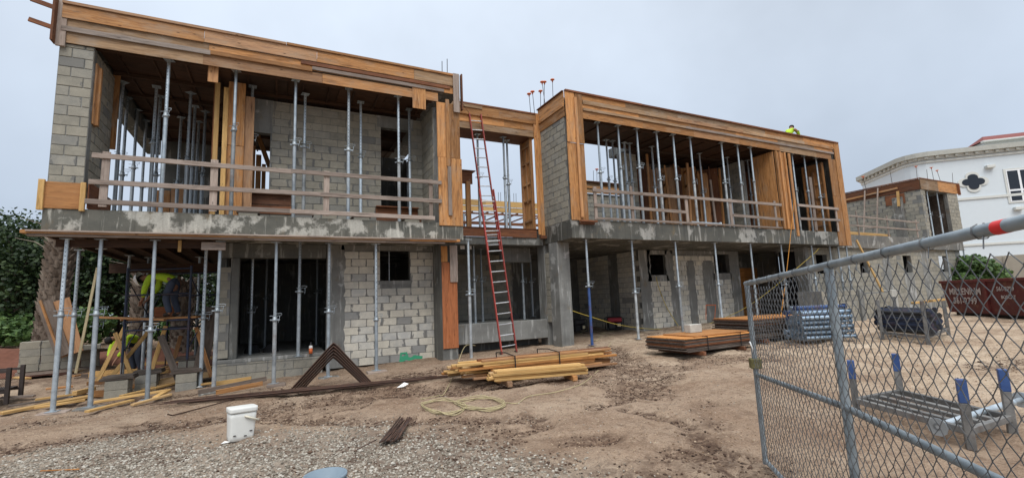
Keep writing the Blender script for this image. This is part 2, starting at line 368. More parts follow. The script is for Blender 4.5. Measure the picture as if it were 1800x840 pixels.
def plank(name, a, b, w, t, mt, parent=None, nrm=(0, -1, 0), ch=.004):
    """one board from a to b; w across, t along nrm; a and b lie on the middle of its back"""
    a, b = V(a), V(b); Ln = (b-a).length
    me = shared(('board', round(Ln, 2), round(w, 3), round(t, 3), mt), mt, lambda q: q.cbox((0, -w/2, 0), (round(Ln, 2), w/2, t), min(ch, t*.3, w*.3)))
    return put(name, me, parent, frame(a, b, nrm))
def jit(a): return random.uniform(-a, a)

# ------------------------------------------------------------------ ground and gravel
def vnoise(x, y, f, seed=0):
    x = x*f; y = y*f; xi = np.floor(x).astype(int); yi = np.floor(y).astype(int); xf = x-xi; yf = y-yi
    def h(a, b):
        n = (a*374761393 + b*668265263 + seed*974711) & 0xffffffff; n = ((n ^ (n >> 13))*1274126177) & 0xffffffff
        return ((n ^ (n >> 16)) & 0xffff)/65535.0
    sx = xf*xf*(3-2*xf); sy = yf*yf*(3-2*yf)
    return (h(xi, yi)*(1-sx)+h(xi+1, yi)*sx)*(1-sy) + (h(xi, yi+1)*(1-sx)+h(xi+1, yi+1)*sx)*sy - .5
gb = [onG(*q) for q in ((0, 812), (85, 790), (235, 764), (390, 782), (480, 775), (600, 752), (700, 752), (800, 748), (880, 765), (960, 800))]
gb.sort(key=lambda q: q.x); GBX = [q.x for q in gb]; GBY = [q.y for q in gb]
def gravel_mask(x, y):
    d = y - np.interp(x, GBX, GBY) + vnoise(x, y, 1.3, 5)*.6 + vnoise(x, y, 4, 6)*.5
    return smooth(1.25, -.95, d)*smooth(3.1, 1.2, x+.25*(y-5))
mud_lines = [([(0, 790), (150, 770), (330, 742), (520, 712), (700, 690), (900, 672), (1040, 640)], .34), ([(250, 742), (420, 735), (640, 740), (760, 735), (930, 735)], .22),
             ([(1060, 610), (1100, 640), (1140, 660), (1120, 690)], .5), ([(1000, 775), (1040, 775), (1070, 770)], .16), ([(1180, 790), (1240, 797), (1300, 800)], .15), ([(1100, 720), (1200, 740), (1290, 830)], .12),
             ([(690, 660), (780, 650), (860, 640)], .35), ([(960, 745), (905, 760)], .14), ([(1045, 715), (1100, 702)], .14), ([(0, 712), (200, 705), (330, 690)], .3), ([(520, 690), (700, 680), (800, 690)], .25)]
mud_segs = []
for pts, wd in mud_lines:
    q = [onG(*p_) for p_ in pts]; mud_segs += [(q[i], q[i+1], wd) for i in range(len(q)-1)]
def mud_mask(x, y):
    m_ = np.zeros_like(x)
    for a, b_, wd in mud_segs:
        dx, dy = b_.x-a.x, b_.y-a.y; t_ = np.clip(((x-a.x)*dx+(y-a.y)*dy)/(dx*dx+dy*dy+1e-9), 0, 1)
        d = np.hypot(x-a.x-dx*t_, y-a.y-dy*t_); m_ = np.maximum(m_, smooth(wd*1.7, wd*.3, d))
    m_ = np.maximum(m_, .55*smooth(.12, .28, vnoise(x, y, .55, 3)+vnoise(x, y, 1.7, 4)*.5))
    return np.clip(m_*(.55+.9*(vnoise(x, y, 5, 9)+.5)), 0, 1)
def gfull(x, y):
    near = smooth(40, 15, np.hypot(x-3, y-7))
    z = gh(x, y) + near*(vnoise(x, y, .5, 1)*.05 + vnoise(x, y, 1.9, 2)*.035 + vnoise(x, y, 5, 3)*.034 + vnoise(x, y, 13, 4)*.022)
    return z - .055*mud_mask(x, y)*near + .02*gravel_mask(x, y) + smooth(-.6, -2.2, x)*smooth(15.5, 18, y)*(vnoise(x, y, .9, 8)*.35)
xs = np.concatenate([-12-np.geomspace(380, .4, 22), np.arange(-12, -6, .2), np.arange(-6, 14, .055), np.arange(14, 40, .35), 40+np.geomspace(.4, 400, 22)])
ys = np.concatenate([1-np.geomspace(90, .3, 16), np.arange(1, 13.5, .05), np.arange(13.5, 30, .2), 30+np.geomspace(.3, 500, 24)])
GX, GY = np.meshgrid(xs, ys); GZ = gfull(GX, GY); nx, ny = len(xs), len(ys)
me = bpy.data.meshes.new('ground'); co = np.stack([GX, GY, GZ], -1).reshape(-1, 3).astype(np.float32)
ii = (np.arange(ny-1)[:, None]*nx + np.arange(nx-1)[None]).ravel(); quads = np.stack([ii, ii+1, ii+nx+1, ii+nx], -1).astype(np.int32)
me.vertices.add(len(co)); me.vertices.foreach_set('co', co.ravel()); me.loops.add(quads.size); me.loops.foreach_set('vertex_index', quads.ravel())
me.polygons.add(len(quads)); me.polygons.foreach_set('loop_start', np.arange(len(quads), dtype=np.int32)*4); me.polygons.foreach_set('loop_total', np.full(len(quads), 4, np.int32))
me.update(calc_edges=True); me.polygons.foreach_set('use_smooth', np.ones(len(quads), bool))
def damp_mask(x, y): return np.clip(smooth(10.5, 5.0, x+4*vnoise(x, y, .35, 31)+2*vnoise(x, y, 1.1, 32))*(.55+.9*(vnoise(x, y, .8, 33)+.5)), 0, 1)
for nm_, fn in (('mud', mud_mask), ('gravel', gravel_mask), ('damp', damp_mask)):
    a_ = me.attributes.new(nm_, 'FLOAT', 'POINT'); a_.data.foreach_set('value', fn(GX, GY).ravel().astype(np.float32))
me.materials.append(MATS['dirt']); ground = put('ground', me); tag(ground, 'sandy brown building-site dirt with muddy patches', 'ground', kind='structure')

def stones(name, label, xy, rad, parent=None, mt='stone', cat='gravel'):
    ph = (1+5**.5)/2
    ico = np.array([(-1, ph, 0), (1, ph, 0), (-1, -ph, 0), (1, -ph, 0), (0, -1, ph), (0, 1, ph), (0, -1, -ph), (0, 1, -ph), (ph, 0, -1), (ph, 0, 1), (-ph, 0, -1), (-ph, 0, 1)])/math.hypot(1, ph)
    fc = np.array([(0, 11, 5), (0, 5, 1), (0, 1, 7), (0, 7, 10), (0, 10, 11), (1, 5, 9), (5, 11, 4), (11, 10, 2), (10, 7, 6), (7, 1, 8), (3, 9, 4), (3, 4, 2), (3, 2, 6), (3, 6, 8), (3, 8, 9), (4, 9, 5), (2, 4, 11), (6, 2, 10), (8, 6, 7), (9, 8, 1)])
    n = len(xy); v = ico[None]*RNG.uniform(.72, 1.22, (n, 12, 1)); v = v*(RNG.uniform(.65, 1.25, (n, 1, 3))*np.array([1, 1, .68]))
    a = RNG.uniform(0, 6.28, n); c_, s_ = np.cos(a)[:, None], np.sin(a)[:, None]
    v = np.stack([v[..., 0]*c_-v[..., 1]*s_, v[..., 0]*s_+v[..., 1]*c_, v[..., 2]], -1)*rad[:, None, None]
    v[..., 0] += xy[:, :1]; v[..., 1] += xy[:, 1:]; v[..., 2] += (gfull(xy[:, 0], xy[:, 1]) + rad*RNG.uniform(-.1, .45, n))[:, None]
    f = (fc[None]+np.arange(n)[:, None, None]*12).reshape(-1, 3).astype(np.int32)
    me = bpy.data.meshes.new(name); me.vertices.add(n*12); me.vertices.foreach_set('co', v.astype(np.float32).ravel()); me.loops.add(f.size); me.loops.foreach_set('vertex_index', f.ravel())
    me.polygons.add(len(f)); me.polygons.foreach_set('loop_start', np.arange(len(f), dtype=np.int32)*3); me.polygons.foreach_set('loop_total', np.full(len(f), 3, np.int32)); me.update(calc_edges=True)
    me.materials.append(MATS[mt]); return tag(put(name, me, parent), label, cat, kind='stuff')
xy = np.stack([RNG.uniform(-6, 3.4, 150000), RNG.uniform(2.6, 9.0, 150000)], -1)
keep = RNG.random(len(xy)) < gravel_mask(xy[:, 0], xy[:, 1])**1.8; xy = xy[keep][:56000]
stones('gravel', 'pale grey crushed-stone gravel spread across the near ground', xy, RNG.uniform(.006, .019, len(xy))*np.where(RNG.random(len(xy)) < .06, 1.4, 1))
xy = np.stack([RNG.uniform(-5, 13, 9000), RNG.uniform(2.4, 12, 9000)], -1); keep = RNG.random(len(xy)) < .25+.9*(vnoise(xy[:, 0], xy[:, 1], .8, 12)); xy = xy[keep][:5000]
stones('scattered_pebbles', 'small pebbles scattered thinly over the brown dirt', xy, RNG.uniform(.005, .013, len(xy)))

xy = np.stack([RNG.uniform(-6, 13, 90000), RNG.uniform(2.6, 12.6, 90000)], -1); keep = RNG.random(len(xy)) < (mud_mask(xy[:, 0], xy[:, 1])-.25)*1.1; xy = xy[keep][:16000]
stones('mud_clods', 'dark brown crumbs of mud along wheel ruts and puddle edges', xy, RNG.uniform(.004, .017, len(xy))*np.where(RNG.random(len(xy)) < .05, 1.8, 1), None, 'mud', 'mud')
xy = np.stack([RNG.uniform(-6, 14, 60000), RNG.uniform(2.6, 12.6, 60000)], -1); keep = RNG.random(len(xy)) < .12+.5*np.clip(vnoise(xy[:, 0], xy[:, 1], 1.1, 21)+vnoise(xy[:, 0], xy[:, 1], 3.7, 22), 0, 1); xy = xy[keep][:14000]
stones('soil_crumbs', 'small sandy crumbs of trampled soil', xy, RNG.uniform(.004, .014, len(xy)), None, 'soil_crumb', 'soil')
# ------------------------------------------------------------------ block walls
BH, BL = .2032, .4064
BUDGET = {}
def block_wall(name, bld, P0, u, n, Ln, z0, z1, holes=(), strips=(), mt='block', budget=300, key=None, phase=0, th=.19, ragged=0, joint=.012, core='mortar', label=None):
    """P0: left end of the face (z ignored); u along, n outward. holes / strips: (s0, s1, z0, z1). strips stay concrete"""
    u, n = V(u).normalized(), V(n).normalized(); P0 = V((P0[0], P0[1], 0))
    bad = list(holes)
    ss = sorted({0, Ln, *[x for h in bad for x in h[:2] if 0 < x < Ln]}); zz = sorted({z0, z1, *[x for h in bad for x in h[2:] if z0 < x < z1]})
    M = Matrix.Identity(4)
    for i in range(3): M[i][0], M[i][1], M[i][2], M[i][3] = u[i], n[i], (0, 0, 1)[i], P0[i]
    core_mb = MB()
    for i in range(len(ss)-1):
        for j in range(len(zz)-1):
            sc_, zc_ = (ss[i]+ss[i+1])/2, (zz[j]+zz[j+1])/2
            if not any(h[0] < sc_ < h[1] and h[2] < zc_ < h[3] for h in bad): core_mb.box((ss[i], -th, zz[j]), (ss[i+1], -.013, zz[j+1]))
    wall = core_mb.build(name, core, bld, M, world=True)
    if label: wall['label'] = label
    stuff = MB(); nb = 0; key = key or bld.name; BUDGET.setdefault(key, budget)
    i = 0; z = z0
    while z < z1-.05:
        h = min(BH, z1-z); s = -(BL/2 if (i+phase) % 2 else 0)
        while s < Ln-.02:
            parts = [(max(0, s), min(Ln, s+BL))]
            for q in list(holes)+list(strips):
                if q[2]-.02 < z+h/2 < q[3]+.02:
                    jag = jit(ragged) if q in strips else 0; new = []
                    for a, b_ in parts:
                        if q[1] <= a or q[0] >= b_: new.append((a, b_)); continue
                        if a < q[0]+jag-.05: new.append((a, q[0]+jag))
                        if b_ > q[1]+jag+.05: new.append((q[1]+jag, b_))
                    parts = new
            for a, b_ in parts:
                a2, b2 = a+joint/2, b_-joint/2
                if b2-a2 < .05: continue
                pr = jit(.003)
                if BUDGET[key] > 0:
                    BUDGET[key] -= 1; lq = round(b2-a2, 2)
                    mesh = shared(('block', lq, round(h, 2), mt), mt, lambda q: q.cbox((-lq/2, -.09, joint/2), (lq/2, 0, h-joint/2), .006))
                    put('block', mesh, wall, M @ Matrix.Translation(((a2+b2)/2, pr, z)) @ Matrix.Rotation(jit(.004), 4, 'Z'))
                else: stuff.box((a2, -.09, z+joint/2), (b2, pr, z+h-joint/2), 0, M)
            s += BL
        z += BH; i += 1
    if stuff.v:
        o = stuff.build('block_courses', mt, wall); o['kind'] = 'stuff'
    for q in strips:      # poured concrete in the wall, almost flush with the blocks
        mb = MB(); nz = max(2, int((q[3]-q[2])/.12)); lz = [q[2]+(q[3]-q[2])*t_/nz for t_ in range(nz+1)]
        vs = []; fs = []
        for z_ in lz: vs += [M @ V((max(0, q[0]-.05+jit(ragged*.6)), .004, z_)), M @ V((min(Ln, q[1]+.05+jit(ragged*.6)), .004, z_)), M @ V((q[1], -.05, z_)), M @ V((q[0], -.05, z_))]
        for k_ in range(nz):
            a = k_*4; fs += [(a, a+1, a+5, a+4), (a+1, a+2, a+6, a+5), (a+3, a, a+4, a+7)]
        mb.add(vs, fs); mb.build('concrete_column', 'concrete_mid', wall)
    return wall
def cbox(name, lo, hi, mt, parent, ch=.012): return MB().cbox(lo, hi, ch).build(name, mt, parent)

def slab_edge(name, lo, hi, mt, parent):
    """concrete slab whose front face is slightly uneven"""
    mb = MB(); (x0, y0, z0), (x1, y1, z1) = lo, hi; n = int((x1-x0)/.12); m_ = 5; vs = []; fs = []
    for i in range(n+1):
        for j in range(m_+1):
            x = x0+(x1-x0)*i/n; z = z0+(z1-z0)*j/m_; e_ = mnoise.noise(V((x*1.3, z*2, y0)))*.012 + mnoise.noise(V((x*6, z*7, y0)))*.004
            dz = (mnoise.noise(V((x*3, 5, y0)))*.008 if j in (0, m_) else 0); vs.append((x, y0+e_, z+dz))
    for i in range(n):
        for j in range(m_): a = i*(m_+1)+j; fs.append((a, a+m_+1, a+m_+2, a+1))
    mb.add(vs, fs, 0, True); mb.box((x0, y0+.02, z0+.003), (x1, y1, z1-.003)); return mb.build(name, mt, parent)

# ------------------------------------------------------------------ left block of the building
LY, WY = 11.74, 13.2                 # front edge, recessed wall
lb = thing('building_under_construction', 'left two-storey block of unfinished concrete-block building with long balcony edge', 'building', (0, LY, 0), 'blocks of the building under construction')
slab_edge('floor_slab', (-4.04, LY, 3.31), (4.45, 19.4, 3.75), 'concrete_edge', lb)
# lower wall with window
block_wall('lower_wall', lb, (1.14, WY), (1, 0, 0), (0, -1, 0), 3.18, .08, 3.32, holes=[(2.52-1.14, 3.36-1.14, 2.32, 3.16)], strips=[(0, .40, .08, 3.3), (3.04, 3.17, .08, 3.3), (.42, 3.02, 3.17, 3.3), (1.38, 2.22, 2.22, 2.32)], mt='block_white', ragged=.05)
# left pier (front and inner side)
block_wall('pier_wall', lb, (-4.02, LY+.02), (1, 0, 0), (0, -1, 0), .54, 4.20, 7.12, mt='block', phase=0)
block_wall('pier_side_wall', lb, (-3.49, LY+.04), (0, 1, 0), (1, 0, 0), 1.38, 4.20, 7.12, mt='block', phase=1, th=.5)
# upper recessed wall with door and window openings
x0 = -.85
block_wall('upper_wall', lb, (x0, WY), (1, 0, 0), (0, -1, 0), 3.78-x0, 3.78, 7.1, holes=[(0, .58, 4.55, 6.2), (2.56-x0, 3.40-x0, 4.35, 6.75)], strips=[(0, .58, 6.2, 7.1), (2.5-x0, 3.45-x0, 6.75, 7.1)], mt='block', ragged=.02)
block_wall('upper_return_wall', lb, (3.76, WY), (0, -1, 0), (-1, 0, 0), 1.1, 3.78, 7.1, mt='block')
block_wall('door_jamb_wall', lb, (-1.30, WY), (1, 0, 0), (0, -1, 0), .26, .55, 2.72, mt='block')
block_wall('stem_wall', lb, (-1.25, WY-.12), (1, 0, 0), (0, -1, 0), 2.30, -.02, .44, mt='block', phase=1)
mb = MB().cbox((-1.25, WY-.10, .441), (1.14, 19, .52), .01); mb.build('ground_floor_slab', 'concrete_mid', lb)
cbox('lintel_beam', (-1.3, WY+.005, 2.95), (1.13, WY+.3, 3.308), 'concrete_dark', lb)
cbox('jamb_column', (-1.04, WY+.02, .52), (-.86, WY+.3, 2.949), 'concrete_dark', lb)
cbox('corner_column', (4.0, 12.32, .05), (4.44, 13.1, 3.308), 'concrete_dark', lb)
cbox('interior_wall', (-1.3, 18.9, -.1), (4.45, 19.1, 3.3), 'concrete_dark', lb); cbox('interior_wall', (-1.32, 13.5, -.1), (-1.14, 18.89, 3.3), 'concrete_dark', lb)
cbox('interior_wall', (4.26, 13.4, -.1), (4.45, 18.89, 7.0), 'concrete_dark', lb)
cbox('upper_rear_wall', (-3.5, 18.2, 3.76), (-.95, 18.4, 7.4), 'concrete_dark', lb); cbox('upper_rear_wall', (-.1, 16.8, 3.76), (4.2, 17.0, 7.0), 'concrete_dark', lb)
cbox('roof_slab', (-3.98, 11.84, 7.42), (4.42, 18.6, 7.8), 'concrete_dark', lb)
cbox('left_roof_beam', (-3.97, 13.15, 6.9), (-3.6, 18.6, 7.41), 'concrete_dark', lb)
# window reveal edge and small notices behind the opening
cbox('window_bar', (2.78, WY+.1, 2.33), (2.80, WY+.12, 3.15), 'galvanised_dull', lb, .002)
for x, y in ((813, 434), (825, 434)):
    p = onY(x, y, 13.4); o = MB().box((p.x-.07, p.y, p.z-.07), (p.x+.07, p.y+.004, p.z+.07)).build('notice', 'paper', lb)
# green spray marks on the lowest courses
def spray(name, pts, wd, mt, parent, Y):
    mb = MB()
    for a, b_ in zip(pts[:-1], pts[1:]):
        a, b_ = onY(*a, Y), onY(*b_, Y); d = (b_-a).normalized(); q = V((-d.z, 0, d.x))*wd; mb.add([a-q-d*wd, b_-q+d*wd, b_+q+d*wd, a+q-d*wd], [(0, 1, 2, 3)])
        Y -= .0006
    return mb.build(name, mt, parent)
spray('spray_mark', [(704, 632), (705, 621), (714, 620), (716, 625), (706, 628)], .026, 'spray_green', lb, WY-.006)
spray('spray_mark', [(705, 634), (714, 629), (722, 631), (729, 627), (740, 628)], .045, 'spray_green', lb, WY-.006)
# central recess between the two blocks
CY = 13.0
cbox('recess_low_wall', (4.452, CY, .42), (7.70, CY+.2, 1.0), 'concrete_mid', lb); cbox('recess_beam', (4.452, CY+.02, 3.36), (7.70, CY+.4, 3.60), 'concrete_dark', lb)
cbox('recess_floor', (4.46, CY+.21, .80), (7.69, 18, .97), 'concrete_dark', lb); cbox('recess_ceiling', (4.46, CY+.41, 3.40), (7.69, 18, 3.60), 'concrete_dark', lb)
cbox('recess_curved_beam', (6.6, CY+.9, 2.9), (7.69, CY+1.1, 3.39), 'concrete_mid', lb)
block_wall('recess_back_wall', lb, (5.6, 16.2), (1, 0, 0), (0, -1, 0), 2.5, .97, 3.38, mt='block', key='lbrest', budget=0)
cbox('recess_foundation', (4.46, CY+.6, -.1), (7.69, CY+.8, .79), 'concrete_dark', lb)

# ------------------------------------------------------------------ right block of the building
RY = 11.354
rb = thing('building_under_construction', 'right two-storey block of unfinished concrete-block building above plywood stacks', 'building', (7.72, RY, 0), 'blocks of the building under construction')
slab_edge('floor_slab', (7.72, RY, 3.39), (22.1, 19.4, 3.94), 'concrete_edge_dark', rb)
block_wall('side_wall', rb, (7.72, CY+.1), (0, -1, 0), (-1, 0, 0), 1.66, 3.94, 7.15, mt='block', phase=0)
cbox('corner_column', (7.725, 12.23, -.05), (8.17, 12.75, 3.388), 'concrete_mid', rb); cbox('recess_column', (7.73, 13.05, -.05), (8.1, 13.5, 3.388), 'concrete_mid', rb)
block_wall('lower_side_wall', rb, (7.74, 13.04), (0, -1, 0), (-1, 0, 0), .28, .9, 3.1, mt='block', phase=1)
RW = 14.0
block_wall('lower_wall', rb, (12.55, RW), (1, 0, 0), (0, -1, 0), 5.75, .12, 3.38, holes=[(13.08-12.55, 14.0-12.55, 2.39, 3.21), (16.75-12.55, 17.7-12.55, 2.42, 3.24)],
           strips=[(0, .48, .12, 3.38), (.48, .54, 2.15, 3.38), (.54, 1.45, 2.15, 2.385), (.54, 1.45, 3.215, 3.38), (1.45, 1.75, 2.15, 3.38), (1.62, 2.0, .12, 2.15), (2.58, 2.92, .12, 2.9), (3.5, 4.12, .12, 2.9), (1.75, 5.75, 3.245, 3.38), (5.2, 5.75, .12, 3.24), (4.12, 5.15, 2.15, 2.42)], mt='block_white', ragged=.06)
block_wall('lower_return_wall', rb, (12.55, 18.2), (0, -1, 0), (-1, 0, 0), 4.2, .12, 3.38, strips=[(2.35, 2.85, .12, 3.38)], mt='block_white', ragged=.03, phase=1)
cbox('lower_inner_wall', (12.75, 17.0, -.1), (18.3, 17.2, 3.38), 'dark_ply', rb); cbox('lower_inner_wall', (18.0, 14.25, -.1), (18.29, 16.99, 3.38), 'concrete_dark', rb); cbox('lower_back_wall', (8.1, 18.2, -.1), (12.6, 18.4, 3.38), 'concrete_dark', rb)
cbox('door_recess_wall', (18.31, 15.3, -.1), (21.6, 15.5, 3.38), 'concrete_dark', rb)
pd = MB(); a, b_ = 18.35, 21.2
for i, (q0, q1) in enumerate(((18.35, 19.3), (19.31, 20.25), (20.26, 21.2))): MB().cbox((q0, 15.24, .3), (q1, 15.26, 2.72), .003).build('plywood_door_panel', 'orange_ply', rb)
cbox('door_recess_wall', (21.21, 14.2, -.1), (21.4, 15.29, 3.38), 'concrete_dark', rb); cbox('end_column', (19.95, 12.04, -.1), (20.18, 12.5, 3.38), 'concrete_mid', rb)
# upper storey: rear walls seen between the form panels
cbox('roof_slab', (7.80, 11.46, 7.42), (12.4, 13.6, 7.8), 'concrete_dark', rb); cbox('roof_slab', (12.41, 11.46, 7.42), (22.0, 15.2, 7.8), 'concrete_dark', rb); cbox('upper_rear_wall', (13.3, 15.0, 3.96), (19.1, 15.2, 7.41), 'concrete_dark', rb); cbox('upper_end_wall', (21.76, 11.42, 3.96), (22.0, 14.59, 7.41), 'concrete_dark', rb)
block_wall('upper_pier', rb, (11.65, 13.6), (1, 0, 0), (0, -1, 0), .8, 3.96, 7.1, mt='block', key='rbrest')
block_wall('upper_cross_wall', rb, (17.4, 14.6), (0, -1, 0), (-1, 0, 0), 1.9, 3.96, 7.1, mt='block', key='rbrest')
cbox('upper_rear_wall', (19.2, 14.6, 3.96), (22.0, 14.8, 7.41), 'concrete_dark', rb)
cbox('upper_column', (13.0, 14.2, 3.96), (13.35, 14.5, 7.1), 'concrete_mid', rb); cbox('upper_column', (15.1, 14.2, 3.96), (15.4, 14.5, 7.1), 'concrete_mid', rb)
o = spray('spray_mark', [(1241, 561), (1241, 536), (1258, 536), (1256, 566)], .018, 'spray_orange', rb, RW-.008)
# block stair tower behind, with its own formwork edge, seen through the left bay
block_wall('rear_upper_wall', rb, (12.0, 17.5), (1, 0, 0), (0, -1, 0), 2.9, 3.96, 6.45, mt='block', key='rbrest')

# ------------------------------------------------------------------ side wing and terrace at the right
wg = thing('building_under_construction', 'lower side wing of unfinished concrete-block building with terrace rail, beside the red dumpster', 'building', (30, LY, 0), 'blocks of the building under construction')
BUDGET['wing'] = 300
block_wall('upper_side_wall', wg, (30, 15.6), (0, -1, 0), (-1, 0, 0), 3.86, 3.98, 6.52, mt='block', key='wing', label='bare block side wall with dark mortar-smeared column')
block_wall('upper_front_wall', wg, (30.0, LY), (1, 0, 0), (0, -1, 0), 4.1, 3.98, 6.52, holes=[(.45, 2.9, 4.0, 6.5)], mt='block', key='wing')
cbox('upper_inner_wall', (32.92, LY+.2, 3.98), (33.1, 14.59, 6.5), 'dark_ply', wg)  # dark tone in place of block paints the doorway's shade onto this wall
cbox('upper_room_wall', (30.2, 14.6, 3.98), (34.1, 14.8, 6.5), 'concrete_dark', wg)
cbox('roof_slab', (30.03, 11.78, 6.53), (34.08, 15.6, 7.08), 'concrete_dark', wg); cbox('smeared_column', (29.94, 12.55, 3.98), (30.05, 13.05, 6.3), 'weathered_slab', wg)
slab_edge('terrace_slab', (22.15, 11.9, 3.36), (34.3, 16, 3.96), 'weathered_slab', wg)
block_wall('lower_wall', wg, (20.19, 12.05), (1, 0, 0), (0, -1, 0), 13.9, .2, 3.36, holes=[(.5, 1.3, 2.2, 3.1), (3.8, 4.5, 2.2, 3.1), (7.7, 8.5, 2.2, 3.1), (11.4, 12.3, 2.2, 3.1)], strips=[(5.8, 6.4, 1.2, 3.3), (9.6, 10.2, .2, 3.36), (13.4, 13.9, .2, 3.36), (7.7, 8.5, .2, 2.2), (11.4, 12.3, 1.7, 2.2)], mt='block', key='wing', ragged=.04)
cbox('lower_room_wall', (20.2, 13.2, 0), (34, 13.4, 3.3), 'opening_shade', wg)  # near-black wall colour stands in for the shade inside the rooms

# ------------------------------------------------------------------ formwork: boards nailed up as assemblies
def run(parent, x0, x1, Y, z0, z1, proud, t, mt, seg=(2.2, 3.6), name='board'):
    x = x0
    while x < x1-.05:
        e_ = min(x1, x+random.uniform(*seg)); e_ = x1 if x1-e_ < .5 else e_
        o = plank(name, (x+.0006, Y-proud, (z0+z1)/2+jit(.004)), (e_-.0006, Y-proud, (z0+z1)/2+jit(.004)), z1-z0, t, random.choice(['form_wood', 'form_wood', 'form_wood_grey']) if mt == 'form_wood' else mt, parent, (0, -1, 0), .0012); x = e_
def fascia(label, X0, X1, Y, zb, zt, grp, layers, end=True):
    o = thing('roof_edge_formwork', label, 'formwork', (X0, Y, zb), grp); H = zt-zb
    for f0_, f1_, pr, t_, mt, a, b_, nm_, seg in layers: run(o, X0+a*(X1-X0), X0+b_*(X1-X0), Y, zt-f1_*H, zt-f0_*H, pr, t_, mt, seg, nm_)
    return o
FG = 'roof edge formwork'
fl = fascia('long brown board formwork along the left roof edge', -3.99, 4.40, LY-.004, 7.12, 7.95, FG, [
    (.06, .40, .055, .02, 'form_wood', 0, 1, 'plywood_panel', (2.3, 2.5)), (.40, .66, .012, .018, 'form_wood', 0, 1, 'plywood_panel', (2.3, 2.5)), (.60, .725, .031, .04, 'old_lumber', 0, .30, 'waler', (3, 4)), (.60, .71, .031, .04, 'form_wood', .30, .55, 'waler', (2, 2.4)), (.56, .66, .031, .04, 'old_lumber', .55, .95, 'waler', (3.5, 4)),
    (.70, 1.0, .0, .02, 'form_wood', 0, .93, 'plywood_panel', (2.3, 2.5)), (.42, .52, .031, .036, 'form_wood_dark', .52, .97, 'waler', (2, 4)), (-.02, .05, 0, .11, 'form_wood', 0, 1, 'cap_board', (2.5, 4.5))])
# boxed end at the far left corner, with bracing sticks
plank('end_board', (-3.99, LY-.012, 7.02), (-3.99, LY-.012, 8.0), .15, .05, 'old_lumber', fl); plank('end_board', (-4.06, LY-.1, 7.05), (-4.06, LY-.1, 7.98), .2, .04, 'form_wood_dark', fl, (-1, 0, 0))
plank('side_board', (-4.06, LY, 7.55), (-4.06, 18.4, 7.55), .8, .03, 'form_wood_dark', fl, (-1, 0, 0))
for z_ in (7.94, 7.5): plank('bracing_stick', (-4.09, LY+.3, z_), (-4.6, LY+.28, z_+.12), .09, .04, 'form_wood_dark', fl)
plank('corner_board', (4.32, LY-.09, 6.85), (4.32, LY-.09, 7.98), .18, .03, 'old_lumber', fl); plank('corner_board', (4.47, LY-.06, 6.95), (4.47, LY-.06, 8.0), .12, .04, 'form_wood_dark', fl, (1, 0, 0))
plank('drop_panel', (3.28, LY-.03, 6.82), (3.28, LY-.03, 7.5), .36, .02, 'form_wood', fl); plank('drop_panel', (-1.42, LY+.1, 6.78), (-1.42, LY+.1, 7.2), .2, .02, 'form_wood', fl)
# soffit deck and joists of the left block
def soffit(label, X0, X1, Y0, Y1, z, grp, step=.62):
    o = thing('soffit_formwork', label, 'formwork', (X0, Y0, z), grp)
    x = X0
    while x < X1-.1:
        e_ = min(X1, x+1.22); plank('deck_sheet', (x+.003, (Y0+Y1)/2, z), (e_-.003, (Y0+Y1)/2, z), Y1-Y0, .02, 'soffit_shade_wood', o, (0, 0, 1)); x = e_
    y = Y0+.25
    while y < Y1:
        plank('stringer', (X0, y, z-.09), (X1, y, z-.09), .09, .085, 'soffit_shade_wood', o, (0, 0, 1)); y += step*1.9
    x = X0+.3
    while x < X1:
        plank('joist', (x, Y0, z-.045), (x, Y1, z-.045), .045, .043, 'soffit_shade_wood', o, (0, 0, 1)); x += step
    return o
soffit('shade-toned timber deck under the left roof slab', -3.55, 3.74, 11.85, 18.4, 7.32, 'soffit formwork decks'); soffit('shade-toned timber deck under long part of right roof slab', 12.3, 21.9, 11.5, 14.9, 7.32, 'soffit formwork decks', .9); soffit('shade-toned timber deck under left bay of right roof slab', 8.3, 12.29, 11.5, 13.5, 7.32, 'soffit formwork decks', .9)
# right post form of the left block
def post_form(label, pcs, cleats, grp='vertical post forms', loc=None):
    o = thing('post_form', label, 'formwork', loc or (pcs[0][0], pcs[0][1], pcs[0][2]), grp)
    for x, y, z0, z1, w_, t_, mt in pcs: plank('form_board', (x, y, z0), (x, y, z1), w_, t_, mt, o)
    for x, y, z0, z1, w_, t_, mt in cleats: plank('cleat', (x, y, z0), (x, y, z1), w_, t_, mt, o)
    return o
post_form('tall plywood post form at right end of left balcony', [(3.95, LY-.005, 3.68, 5.55, .35, .03, 'form_wood'), (4.29, LY-.004, 3.68, 5.55, .32, .028, 'form_wood'), (3.93, LY-.003, 5.555, 7.1, .33, .03, 'form_wood'), (4.27, LY-.003, 5.555, 7.1, .30, .03, 'form_wood')], [(4.08, LY-.04, 3.95, 5.3, .1, .04, 'old_lumber'), (4.06, LY-.04, 5.3, 7.2, .1, .04, 'form_wood')])
pf = post_form('plywood post form at left corner of right balcony', [(7.90, RY-.004, 3.92, 6.3, .36, .03, 'form_wood'), (8.21, RY-.003, 3.92, 6.3, .24, .03, 'form_wood'), (7.88, RY-.032, 6.305, 7.9, .33, .03, 'form_wood'), (8.20, RY-.034, 6.305, 7.9, .26, .03, 'form_wood')], [(8.06, RY-.066, 4.0, 7.75, .09, .045, 'form_wood')])
plank('step_block', (7.95, RY-.12, 3.86), (8.55, RY-.12, 3.86), .12, .05, 'form_wood_dark', pf, (0, 0, 1)); plank('step_block', (7.98, RY-.06, 3.80), (8.5, RY-.06, 3.80), .08, .05, 'form_wood_dark', pf, (0, 0, 1))
